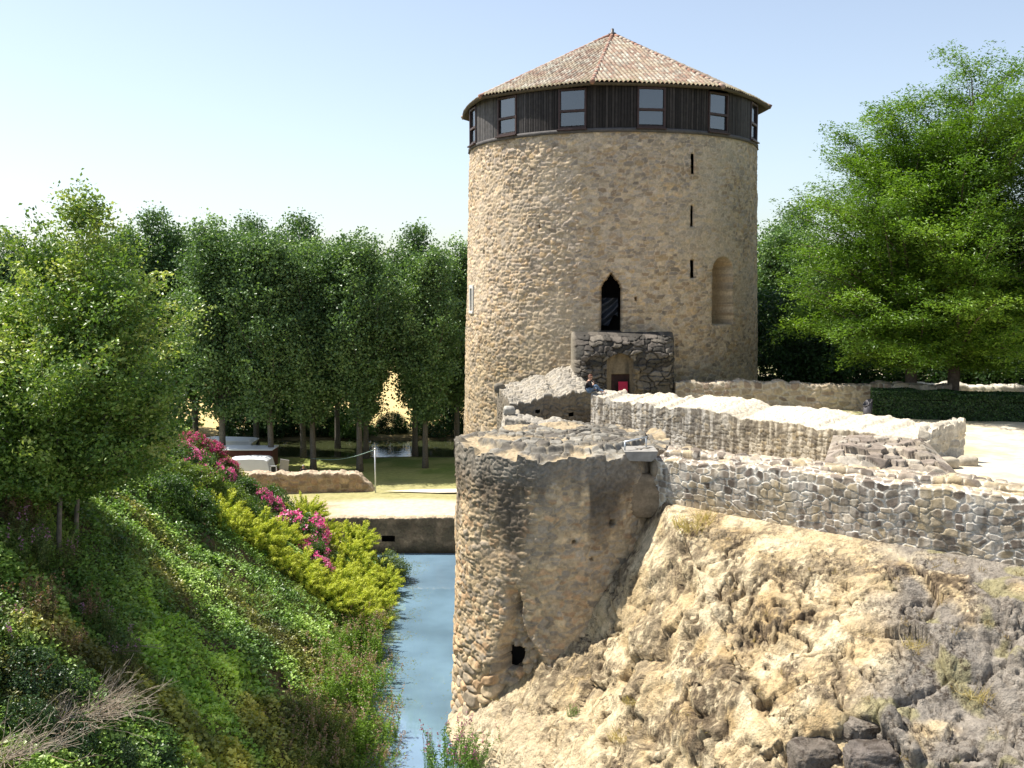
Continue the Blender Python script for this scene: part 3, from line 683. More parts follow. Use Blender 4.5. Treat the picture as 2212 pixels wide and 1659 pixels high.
# ================================================================== BASTION
BC = np.array([1.85, 36.45]); BR = 3.9
def bpos(a, r, z):
    return np.stack(np.broadcast_arrays(BC[0] + r * np.sin(a), BC[1] - r * np.cos(a), z), -1)
st = 0.04
aa = np.linspace(-np.pi, np.pi, int(2 * np.pi * BR / st) + 1)
zo = np.linspace(-16.9, -5.55, int(11.35 / st) + 1)
A, Zb = np.meshgrid(aa, zo, indexing='ij'); arc = A * BR
e, r1, r2, r3 = masonry(arc, Zb, 0.30, 0.165, 51, jit=0.45, warp=0.35)
e2, q1, q2, q3 = masonry(arc, Zb, 0.62, 0.36, 52, jit=0.45, warp=0.4)      # bigger blocks low down
lowb = sst(-12.0, -13.2, Zb + 1.2 * (fbm(p3(arc, Zb), 0.6, 3, 53) - 0.5))
e, r1, r2, r3 = [u * (1 - lowb) + v * lowb for u, v in ((e, e2), (r1, q1), (r2, q2), (r3, q3))]
n1 = fbm(p3(arc, Zb), 0.8, 4, 54); n2 = fbm(p3(arc, Zb), 6, 3, 55)
plast = sst(0.46, 0.62, fbm(p3(arc, Zb), 0.45, 4, 56)) * sst(-12.5, -11, Zb) * 0.45
h = sst(0.02, 0.22, e) * (0.3 + 0.7 * r1) * (0.06 + 0.12 * lowb) * (1 - 0.6 * plast) + (n1 - 0.5) * 0.22 + (n2 - 0.5) * 0.05
ah = R(-30); sq = (np.abs((A - ah) * BR + 0.05 * (n2 - 0.5)) < 0.40) & (Zb > -13.08) & (Zb < -12.22)
# the face has broken away round the square hole and up along a crack
px_ = (A - R(-25)) * BR; cr_w = 0.36 + 0.9 * sst(-11.0, -13.6, Zb) + 0.5 * (n1 - 0.5)
gouge = (1 - sst(0.55, 1.05, np.abs(px_ + 0.10 * (Zb + 12)) / cr_w)) * sst(-10.0, -10.7, Zb + 1.0 * (n1 - 0.5)) * sst(-15.6, -14.6, Zb)
h = h - gouge * (0.30 + 0.35 * n2) + gouge * (r1 - 0.4) * 0.24
deepc = (np.hypot(px_ + 0.05, (Zb + 10.75) * 0.6) < 0.20 + 0.12 * (n2 - 0.5)) ; h = np.where(deepc, h - 0.4, h)
for ad, z0, rr_ in [(22, -7.8, 0.12), (31, -9.3, 0.08), (3, -8.4, 0.07), (44, -7.0, 0.10), (12, -9.0, 0.06), (48, -8.2, 0.09)]:
    h = np.where(np.hypot((A - R(ad)) * BR, Zb - z0) < rr_, h - 0.3, h)
h = np.where(sq, -0.7, h)
pal = [(0.40, 0.31, 0.195), (0.35, 0.275, 0.18), (0.30, 0.25, 0.185), (0.43, 0.33, 0.20), (0.37, 0.25, 0.145), (0.26, 0.215, 0.155)]
PB = bpos(A, BR + h + 0.10 * sst(-14, -16, Zb), Zb)
col = stone_col(e, r1, r2, r3, PB, pal, (0.43, 0.325, 0.20), 0.02, 0.2, 51)
col = mixc(col, np.array([0.42, 0.305, 0.18]), plast * 0.6)
# run-off stains below the rim: long dark streaks of lichen, each with its own length
stk = fbm(p3(arc * 1.5, Zb * 0.22), 1.3, 3, 57); ln = -5.6 - 3.6 * vn(p3(arc, 0 * arc), 1.1, 58) ** 1.2
stain = sst(0.34, 0.52, stk + 0.18 * sst(-7.4, -5.6, Zb)) * sst(ln - 1.3, ln + 0.9, Zb)
col = mixc(col, mixc((0.06, 0.05, 0.038), (0.125, 0.105, 0.08), n2), stain * 0.92)
topw = sst(-6.7, -5.75, Zb + 0.8 * (n1 - 0.5)); col = mixc(col, mixc((0.15, 0.13, 0.10), (0.27, 0.25, 0.21), n2), topw * 0.75)
# ragged rim
st_i = np.floor(arc / 0.33 + 0.4 * vn(p3(arc, 0 * arc), 2, 68)).astype(np.int64)
rag = (vn(p3(arc, 0 * arc), 0.8, 59) - 0.5) * 0.30 + (hsh(st_i, st_i * 0, st_i * 0, 60) - 0.5) * 0.26 + (vn(p3(arc, 0 * arc), 6, 67) - 0.5) * 0.08
PB[..., 2] += rag * sst(-7.2, -5.55, Zb)
col = col * np.array([1.22, 1.20, 1.20])
a = Acc(); mk = sq[:-1, :-1] & sq[1:, 1:]
a.grid(PB, col, keep=~mk)
rt = PB[:, -1, 2]
rows = [PB[:, -1]]; rcol = [col[:, -1]]
for k, r_ in enumerate(np.linspace(3.84, 0.02, 95)):
    arcr = aa * 3.0; Pn = np.stack([BC[0] + r_ * np.sin(aa), BC[1] - r_ * np.cos(aa), 0 * aa], -1)
    f = fbm(Pn, 1.3, 4, 61); ft = fbm(Pn, 5, 3, 62)
    led = 2.95 + 0.5 * (vn(p3(np.cos(aa), np.sin(aa)), 3.0, 63) - 0.5)
    up = sst(led + 0.10, led - 0.02, np.full_like(aa, r_))
    base = -5.62 + (f - 0.5) * 0.30; ez, z1, z2, z3 = masonry(Pn[:, 0], Pn[:, 1], 0.42, 0.36, 64)
    stn = sst(0.38, 0.46, fbm(Pn, 0.9, 3, 66)); zt = base + up * 0.20 + sst(0.02, 0.2, ez) * 0.10 * (0.4 + z1) * (0.35 + 0.65 * stn) + (ft - 0.5) * 0.08
    w_ = sst(3.84, 3.5, np.full_like(aa, r_)); zt = rt * (1 - w_) + zt * w_
    Pn[:, 2] = zt; rows.append(Pn)
    sc_ = stone_col(ez, z1, z2, z3, Pn, [(0.22, 0.205, 0.175), (0.17, 0.155, 0.13), (0.27, 0.25, 0.21), (0.14, 0.125, 0.105)], (0.25, 0.215, 0.16), 0.02, 0.2, 65)
    sand = mixc((0.46, 0.37, 0.24), (0.36, 0.28, 0.18), ft)
    c_ = 0.85 * mixc(sand, sc_, np.clip(stn + sst(0.1, 0.5, up) * (1 - sst(0.9, 1, up)), 0, 1)); rcol.append(c_)
a.grid(np.stack(rows, 1), np.stack(rcol, 1))
bast = thing('bastion', 'round stained stone bastion rising from the moat water', 'bastion', (BC[0], BC[1], -15.8))
a.obj('masonry_wall', M_STONE, bast)
s_ = Acc(); V, F = box(bpos(ah, BR - 0.95, -12.6), (0.9, 0.1, 1.1), 0, rz=ah); s_.add(V, F); s_.obj('square_hole_shade', M_DARK, bast, False)  # black board at the back paints the hole's shade

# ================================================================== OTHER WALLS
GREYPAL = [(0.27, 0.245, 0.205), (0.22, 0.195, 0.16), (0.33, 0.30, 0.25), (0.30, 0.255, 0.19), (0.18, 0.16, 0.135), (0.36, 0.30, 0.21)]
WHITE_M = (0.60, 0.55, 0.46)
def one_wall(name, label, loc, part, acc, cat='wall', group=None):
    t = thing(name, label, cat, loc, group); acc.obj(part, M_STONE, t); return t
# near curtain wall above the rock
def cf_near(P, col, s, v, top, e):
    n = fbm(p3(s * 2.2, v * 0.7), 2.0, 4, 201)
    st = sst(0.5, 0.68, n) * (~top); col = mixc(col, (0.13, 0.115, 0.095), st * 0.5)
    wh = sst(0.50, 0.64, fbm(p3(s * 3.0, v * 0.35), 1.2, 4, 203)) * (~top); col = mixc(col, (0.74, 0.69, 0.60), wh * 0.32)
    ye = sst(0.55, 0.72, fbm(P, 1.1, 3, 202)); col = mixc(col, (0.42, 0.33, 0.19), ye * 0.5)
    return col
fr = [(4.75, 33.35), (6.63, 31.8), (10.47, 28.8), (13.8, 26.65), (19.5, 22.6)]
bk = [(5.55, 34.3), (7.35, 32.75), (11.15, 29.75), (14.4, 27.6), (20.1, 23.5)]
NEARP = [(0.25, 0.205, 0.16), (0.18, 0.145, 0.115), (0.31, 0.26, 0.20), (0.36, 0.29, 0.19), (0.13, 0.105, 0.085), (0.40, 0.33, 0.24)]
acc = wall_strip(fr, bk, [-5.74, -5.70, -5.70, -5.70, -5.7], [-5.62, -5.56, -5.56, -5.56, -5.56], [-8.6, -8.6, -8.8, -9.2, -10.4], 0.03, 0.33, 0.23, 210, NEARP, (0.70, 0.65, 0.56), 0.07, 0.12, (0.02, 0.22), cf_near, pw=7.0, soft=0.11)
# a second, set-back course along the wall top
acc2 = wall_strip([(5.2, 33.75), (7.0, 32.25), (10.8, 29.25), (14.1, 27.15), (19.8, 23.1)], [(5.5, 34.25), (7.3, 32.7), (11.1, 29.7), (14.35, 27.55), (20.0, 23.45)], -5.52, -5.48, -5.75, 0.035, 0.40, 0.22, 214, NEARP, (0.64, 0.58, 0.48), 0.09, 0.10, (0.03, 0.2), cf_near)
near = one_wall('rampart_wall', 'long low rubble wall with pale mortar joints standing above the bare rock', (9, 30, -8), 'masonry', acc)
acc2.obj('top_course', M_STONE, near)

# thick wall on whose end the man sits
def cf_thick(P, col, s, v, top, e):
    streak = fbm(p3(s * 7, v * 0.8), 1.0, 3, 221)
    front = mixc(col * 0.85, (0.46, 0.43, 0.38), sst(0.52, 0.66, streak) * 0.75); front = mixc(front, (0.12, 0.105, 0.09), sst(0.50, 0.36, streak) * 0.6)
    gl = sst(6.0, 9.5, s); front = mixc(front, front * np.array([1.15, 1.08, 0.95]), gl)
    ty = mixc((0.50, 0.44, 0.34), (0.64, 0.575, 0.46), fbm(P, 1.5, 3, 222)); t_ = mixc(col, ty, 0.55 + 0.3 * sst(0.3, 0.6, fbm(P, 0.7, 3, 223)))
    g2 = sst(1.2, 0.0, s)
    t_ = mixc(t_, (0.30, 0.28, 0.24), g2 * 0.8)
    return np.where(top[..., None], t_, front)  # sunlight painted into the cream top, front kept grey
fr = [(3.55, 44.8), (6.4, 40.9), (9.2, 37.8), (11.3, 35.0), (13.5, 32.8)]
bk = [(4.3, 45.8), (7.78, 42.6), (10.9, 39.6), (13.05, 35.9), (15.0, 33.7)]
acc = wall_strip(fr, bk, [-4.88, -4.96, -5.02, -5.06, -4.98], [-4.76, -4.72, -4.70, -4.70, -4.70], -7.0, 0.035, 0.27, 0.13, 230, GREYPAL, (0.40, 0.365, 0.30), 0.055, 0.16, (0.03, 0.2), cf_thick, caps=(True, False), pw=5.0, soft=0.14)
def cf_end(P, col, s, v, top, e): return mixc(col, (0.62, 0.55, 0.43), 0.5 + 0 * e)  # end face paled in colour as if sunlit
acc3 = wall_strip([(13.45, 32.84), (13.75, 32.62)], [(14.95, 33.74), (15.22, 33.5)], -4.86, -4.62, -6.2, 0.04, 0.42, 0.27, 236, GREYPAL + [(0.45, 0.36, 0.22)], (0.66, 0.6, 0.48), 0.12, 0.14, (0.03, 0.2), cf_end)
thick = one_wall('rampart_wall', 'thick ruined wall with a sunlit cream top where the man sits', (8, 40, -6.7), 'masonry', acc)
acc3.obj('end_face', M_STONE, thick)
# slabs of its fallen facing, lying against its foot
b0, b1 = at_y(1780, 1000, 32.3), at_y(2075, 1030, 30.3); t0, t1 = at_y(1800, 940, 34.4), at_y(2000, 952, 32.7)
u = np.linspace(0, 1, 120)[:, None]; v = np.linspace(0, 1, 70)[None]
G = ((b0[None, None] * (1 - u)[..., None] + b1 * u[..., None]) * (1 - v)[..., None] + (t0 * (1 - u)[..., None] + t1 * u[..., None]) * v[..., None])
ua = np.broadcast_to(u * 4.2, (120, 70)); va = np.broadcast_to(v * 2.2, (120, 70))
e, r1, r2, r3 = masonry(ua + va * 0.5, va - ua * 0.12, 0.62, 0.26, 240, jit=0.45, warp=0.5)
hh = sst(0.0, 0.10, e) * (0.2 + 0.8 * r1) * 0.30 + (r2 - 0.5) * 0.16 + (fbm(G, 0.9, 3, 241) - 0.4) * 0.35 + (fbm(G, 6, 3, 242) - 0.5) * 0.06
wv = np.minimum(1, np.minimum(v, 1 - v) * 8) * np.minimum(1, np.minimum(u, 1 - u) * 8)
G = G + np.array([-0.3, -0.45, 0.84]) * (hh * wv)[..., None]
col = stone_col(e, r1, r2, r3, G, [(0.30, 0.255, 0.20), (0.24, 0.205, 0.17), (0.36, 0.32, 0.26), (0.20, 0.165, 0.135)], (0.26, 0.22, 0.17), 0.0, 0.08, 243)
rb = Acc(); rb.grid(G, col); rb.obj('collapsed_facing', M_STONE, thick)
rng = np.random.default_rng(77)
def stone(size, seed, sub=3):
    V, F = ico(sub); k = np.array(size) / 2
    Vv = np.sign(V) * np.abs(V) ** 0.62; Vv /= np.max(np.abs(Vv))
    Vv = Vv * (1 + 0.30 * (fbm(V + seed * 7.1, 1.4, 3, seed) - 0.5))[:, None]
    return Vv * k, F
for i, (px, py, Yd, sz) in enumerate([(2050, 1000, 32.2, (0.62, 0.5, 0.38)), (2088, 998, 32.6, (0.66, 0.5, 0.40)), (2015, 1010, 31.6, (0.5, 0.4, 0.26))]):
    c = at_y(px, py, Yd); c[2] = max(c[2], Z_YARD + sz[2] * 0.35); V, F = stone(sz, 300 + i); s_ = Acc(); s_.add(V + c, F, np.array([(0.42, 0.37, 0.28), (0.38, 0.33, 0.25), (0.27, 0.23, 0.18)][i]) * (0.85 + 0.3 * vn(V, 4, i))[:, None])
    s_.obj('footing_stone', M_STONE, thick)

# sloping mass of masonry between tower and bastion, with two beam holes in its dark face
fr = [(-0.12, 45.4), (1.6, 46.6), (4.1, 48.2)]; bk = [(-0.75, 50.2), (1.2, 51.0), (3.5, 51.7)]
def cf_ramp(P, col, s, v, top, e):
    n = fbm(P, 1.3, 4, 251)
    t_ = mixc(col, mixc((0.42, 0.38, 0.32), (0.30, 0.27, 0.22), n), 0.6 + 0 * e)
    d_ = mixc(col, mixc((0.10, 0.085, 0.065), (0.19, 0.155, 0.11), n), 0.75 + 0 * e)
    return np.where(top[..., None], t_, d_)  # shade painted into the faces, light into the top
HOLES = [at_y(1162, 890, 46.0), at_y(1234, 897, 47.0)]
def cut_r(P):
    m = np.zeros(P.shape[:-1], bool)
    for q in HOLES: m |= (np.abs(P[..., 0] - q[0]) < 0.13) & (np.abs(P[..., 2] - q[2]) < 0.11) & (P[..., 1] < 48.3)
    return m
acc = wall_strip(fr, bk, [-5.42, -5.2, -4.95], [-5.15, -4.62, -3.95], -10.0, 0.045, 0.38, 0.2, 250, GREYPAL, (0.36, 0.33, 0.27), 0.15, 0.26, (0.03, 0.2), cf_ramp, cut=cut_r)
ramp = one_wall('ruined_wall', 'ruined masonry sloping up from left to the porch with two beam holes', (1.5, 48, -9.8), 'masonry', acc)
for q in HOLES:
    V, F = box(q + np.array([0, 0.75, 0]), (0.5, 0.05, 0.5), 0); obj('beam_hole_shade', V, F, M_DARK, None, ramp, False)  # dark board painting the shade in each beam hole
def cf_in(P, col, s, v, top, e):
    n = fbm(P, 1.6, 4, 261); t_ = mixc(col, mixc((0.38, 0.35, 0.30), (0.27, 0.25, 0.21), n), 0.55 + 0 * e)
    return np.where(top[..., None], t_, mixc(col, (0.24, 0.215, 0.18), 0.5 + 0 * e))  # top painted paler than the faces, as lit
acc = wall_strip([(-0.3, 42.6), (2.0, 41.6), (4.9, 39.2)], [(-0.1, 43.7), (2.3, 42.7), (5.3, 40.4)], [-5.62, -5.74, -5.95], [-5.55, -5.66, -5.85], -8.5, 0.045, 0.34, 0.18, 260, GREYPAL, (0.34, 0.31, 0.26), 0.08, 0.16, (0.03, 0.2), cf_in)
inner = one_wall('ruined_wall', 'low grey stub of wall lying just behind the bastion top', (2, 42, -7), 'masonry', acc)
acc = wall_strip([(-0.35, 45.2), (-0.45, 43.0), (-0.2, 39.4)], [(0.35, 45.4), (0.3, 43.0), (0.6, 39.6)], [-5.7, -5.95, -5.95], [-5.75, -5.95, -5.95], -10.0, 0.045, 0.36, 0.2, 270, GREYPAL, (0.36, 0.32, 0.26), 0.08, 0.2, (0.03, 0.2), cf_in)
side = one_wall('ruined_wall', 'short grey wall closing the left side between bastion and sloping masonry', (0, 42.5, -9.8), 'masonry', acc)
V, F = stone((0.52, 0.5, 0.46), 400, 4); c = np.array([-0.12, 43.35, -5.36]); o = obj('stone_block', V + c, F, M_STONE, np.array([0.34, 0.32, 0.28]) * (0.8 + 0.4 * vn(V, 6, 2))[:, None], None, True, c)
tag(o, 'squared grey stone block standing at the corner of the low wall stub', 'stone block')
V, F = stone((0.55, 0.5, 0.5), 402, 4); c = np.array([-0.62, 49.6, -4.98]); o = obj('stone_block', V + c, F, M_STONE, np.array([0.16, 0.14, 0.11]) * (0.8 + 0.4 * vn(V, 6, 3))[:, None], None, True, c)
tag(o, 'dark rough stone perched on the lower end of the sloping masonry', 'stone block')

# low walls of the yard
_ = None
def cf_shade(P, col, s, v, top, e): return col
acc = wall_strip([(8.1, 49.5), (12.5, 48.4), (20.5, 46.6)], [(8.1, 50.1), (12.5, 49.0), (20.5, 47.2)], [-4.72, -4.66, -4.66], [-4.70, -4.64, -4.64], -6.1, 0.05, 0.46, 0.27, 280, [(0.36, 0.29, 0.20), (0.30, 0.24, 0.17), (0.40, 0.33, 0.24), (0.25, 0.19, 0.14)], (0.47, 0.41, 0.32), 0.09, 0.16, (0.04, 0.22), cf_shade)
one_wall('yard_wall', 'shaded low rubble wall running from the tower foot to the dark hedge', (12, 48.5, Z_YARD), 'masonry', acc)
acc = wall_strip([(20.6, 54.0), (26, 53.2), (40, 51)], [(20.6, 54.7), (26, 53.9), (40, 51.7)], [-5.25, -5.34, -5.34], [-5.2, -5.3, -5.3], -6.3, 0.08, 0.5, 0.28, 290, [(0.55, 0.50, 0.42), (0.6, 0.55, 0.46)], (0.66, 0.62, 0.54), 0.08, 0.18)
one_wall('yard_wall', 'bright white wall top showing in a thin line beyond the hedge', (30, 52.5, Z_YARD), 'masonry', acc)
# low walls beyond the moat
MUD = [(0.36, 0.25, 0.16), (0.30, 0.20, 0.13), (0.40, 0.29, 0.19), (0.26, 0.19, 0.13)]
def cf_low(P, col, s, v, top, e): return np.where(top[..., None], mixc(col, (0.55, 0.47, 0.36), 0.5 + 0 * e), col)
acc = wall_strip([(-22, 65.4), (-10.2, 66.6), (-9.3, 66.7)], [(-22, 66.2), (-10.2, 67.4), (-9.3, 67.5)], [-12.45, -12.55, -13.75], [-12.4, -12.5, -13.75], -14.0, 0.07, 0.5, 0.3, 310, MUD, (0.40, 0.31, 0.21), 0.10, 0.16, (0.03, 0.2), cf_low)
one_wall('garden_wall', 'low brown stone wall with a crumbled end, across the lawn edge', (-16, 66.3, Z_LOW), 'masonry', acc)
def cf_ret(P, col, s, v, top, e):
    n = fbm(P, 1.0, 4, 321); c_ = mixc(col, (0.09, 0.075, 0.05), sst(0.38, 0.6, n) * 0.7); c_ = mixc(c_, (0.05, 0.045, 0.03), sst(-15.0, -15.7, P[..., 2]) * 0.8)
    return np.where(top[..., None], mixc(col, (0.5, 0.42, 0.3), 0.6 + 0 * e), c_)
qh = at_y(840, 1163, 58.7)
def cut_q(P): return (np.abs(P[..., 0] - qh[0]) < 0.42) & (np.abs(P[..., 2] - qh[2]) < 0.22) & (P[..., 1] < 58.95)
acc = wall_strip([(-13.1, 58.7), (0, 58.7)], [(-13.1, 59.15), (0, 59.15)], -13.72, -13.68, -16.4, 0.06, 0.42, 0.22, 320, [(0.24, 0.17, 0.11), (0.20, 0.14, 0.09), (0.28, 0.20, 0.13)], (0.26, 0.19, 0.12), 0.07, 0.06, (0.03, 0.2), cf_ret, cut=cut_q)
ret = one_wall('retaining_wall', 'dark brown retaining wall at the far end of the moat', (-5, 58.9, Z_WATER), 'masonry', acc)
V, F = box(qh + np.array([0, 0.36, 0]), (1.0, 0.05, 0.6), 0); obj('drain_hole_shade', V, F, M_DARK, None, ret, False)  # black backing paints the darkness of the drain

# ================================================================== PORCH against the tower
X0, X1, Y0, ZT = 2.98, 8.27, 49.35, -2.22; xc, hw = (X0 + X1) / 2, (X1 - X0) / 2
nx, nz_ = int(2 * hw / 0.035), int(4.4 / 0.035)
uu, vv = np.meshgrid(np.linspace(-1, 1, nx), np.linspace(0, 1, nz_), indexing='ij')
px3 = xc + uu * hw; pz3 = -6.5 + vv * (ZT + 6.5)
dep = (1 - (np.clip(1 - np.abs(uu) ** 9, 0, 1) * np.clip(1 - vv ** 16, 0, 1)) ** 0.4) * 3.0
e, r1, r2, r3 = masonry(px3, pz3, 0.48, 0.22, 330, jit=0.45, warp=0.4)
n = fbm(p3(px3, pz3), 1.2, 4, 331)
hh = sst(0.0, 0.16, e) * (0.2 + 0.8 * r1) * 0.20 + (fbm(p3(px3, pz3), 0.9, 3, 332) - 0.5) * 0.5 + (fbm(p3(px3, pz3), 5, 3, 333) - 0.5) * 0.10
XD0, XD1 = 4.93, 5.85
rec = (np.abs(px3 - 5.34) < 0.66 + 0.08 * (n - 0.5)) & (pz3 < -3.62 + 0.35 * (1 - ((px3 - 5.34) / 0.66) ** 2))
dr = (px3 > XD0) & (px3 < XD1) & (pz3 < -4.32)
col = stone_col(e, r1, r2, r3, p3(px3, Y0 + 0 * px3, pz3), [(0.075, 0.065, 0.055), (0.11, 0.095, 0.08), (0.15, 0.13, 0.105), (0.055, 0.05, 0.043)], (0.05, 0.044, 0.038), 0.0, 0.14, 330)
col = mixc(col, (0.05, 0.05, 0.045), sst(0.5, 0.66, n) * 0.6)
col = mixc(col, (0.30, 0.26, 0.2), sst(-0.90, -1.0, uu) * 0.8)  # left side face painted lighter as if in sun
pl = mixc((0.21, 0.165, 0.11), (0.11, 0.09, 0.065), sst(0.4, 0.65, fbm(p3(px3 * 3, pz3 * 0.5), 1.4, 3, 334)))
col = np.where(rec[..., None], pl, col); hh = np.where(rec, -0.38 + 0.04 * (n - 0.5), hh)
side_pl = (px3 > XD1 + 0.0) & (px3 < XD1 + 0.62) & (pz3 < -3.9) & ~rec; col = np.where(side_pl[..., None], mixc(col, pl, 0.6 + 0 * n), col)
hh = np.where(dr, -0.55, hh)
PP = np.stack([px3, Y0 + dep - hh * (dep < 0.9), pz3], -1)
mk = dr[:-1, :-1] & dr[1:, 1:]
porch = thing('stone_porch', 'dark ruined stone porch built against the tower foot', 'porch', (xc, 50.2, Z_YARD))
a = Acc(); a.grid(PP, col, keep=~mk); a.obj('masonry', M_STONE, porch)
M_DOOR = mat_plain('dark_red_door', (0.035, 0.012, 0.010), 0.6, 0.3, 0, 0.4, 5)
d = Acc(); V, F = box((5.39, Y0 + 0.66, -5.2), (1.1, 0.06, 1.9), 0); d.add(V, F)
for k in range(5):
    V, F = box((5.0 + 0.19 * k, Y0 + 0.62, -5.2), (0.17, 0.03, 1.86), 0.008); d.add(V, F)
d.obj('door', M_DOOR, porch, False)
M_RED = mat_plain('red_board', (0.42, 0.012, 0.05), 0.6, 0.3, 0, 0.1, 4)
V, F = box((0, 0, 0), (0.46, 0.03, 0.62), 0.006, rx=R(-6)); c = np.array([5.51, Y0 + 0.30, -4.98]); o = obj('notice_board', V + c, F, M_RED, None, None, False, c)
tag(o, 'bright red notice board standing in the porch doorway', 'notice board')

# ================================================================== SPOUT SLAB and hand rail beside the bastion
M_CONC = mat_plain('pale_concrete', (0.27, 0.255, 0.23), 0.85, 0.2, 0, 0.2, 5)
c = at_y(1385, 985, 33.15); sp = thing('stone_slab', 'pale trough-shaped slab bridging the gap between bastion and near wall', 'slab', c)
bm = Acc()
def prism(acc, prof, y0, y1, col=(1, 1, 1)):   # profile in x,z pushed along y
    n = len(prof); V = np.array([(x, y, z) for y in (y0, y1) for x, z in prof]); Q = [[i, (i + 1) % n, n + (i + 1) % n, n + i] for i in range(n)]
    acc.add(V, np.array(Q), col); k = acc.n - 2 * n
    acc.T.append(np.array([[k, k + i, k + i + 1] for i in range(1, n - 1)])); acc.T.append(np.array([[k + n, k + n + i + 1, k + n + i] for i in range(1, n - 1)]))
prism(bm, [(c[0] - 0.57, c[2] + 0.16), (c[0] + 0.55, c[2] + 0.17), (c[0] + 0.50, c[2] + 0.0), (c[0] + 0.35, c[2] - 0.17), (c[0] - 0.40, c[2] - 0.15), (c[0] - 0.52, c[2] + 0.02)], c[1] - 0.1, c[1] + 1.1)
bm.obj('trough', M_CONC, sp, False)
su = Acc()
for dx, wx in ((-0.44, 0.22), (0.50, 0.3)):
    V, F = stone((wx, 0.8, 0.62), 410 + int(dx * 10), 3); su.add(V + c + np.array([dx, 0.45, -0.45]), F, (0.24, 0.2, 0.15))
V, F = stone((1.5, 1.0, 1.5), 415, 4); su.add(V + c + np.array([0.15, 0.5, -1.42]), F, np.array([0.25, 0.19, 0.125]) * (0.7 + 0.6 * vn(V, 5, 3))[:, None])
V, F = stone((0.9, 0.3, 0.5), 416, 3); su.add(V + c + np.array([0.05, 1.2, -0.4]), F, (0.46, 0.40, 0.31))  # block behind the gap, coloured as if sunlit
su.obj('support', M_STONE, sp)
M_RAIL = mat_plain('galvanised_steel', (0.55, 0.58, 0.60), 0.4, 0.5, 0.5, 0.1, 9)
p0 = at_y(1351, 977, 33.3); p1 = at_y(1394, 970, 34.0); z0 = c[2] + 0.17
rl = thing('handrail', 'short grey metal hand rail standing on the pale slab', 'railing', ((p0[0] + p1[0]) / 2, (p0[1] + p1[1]) / 2, z0))
tp0 = at_y(1350, 955, 33.3); tp1 = at_y(1396, 944, 34.0)
for pa, ta in ((p0, tp0), (p1, tp1)):
    r_ = Acc(); add_tube(r_, [(ta[0], ta[1], z0), ta], 0.028, 8); r_.obj('post', M_RAIL, rl)
r_ = Acc(); add_tube(r_, [tp0 + [-0.03, 0, 0], tp1 + [0.03, 0, 0]], 0.03, 8); r_.obj('top_rail', M_RAIL, rl)

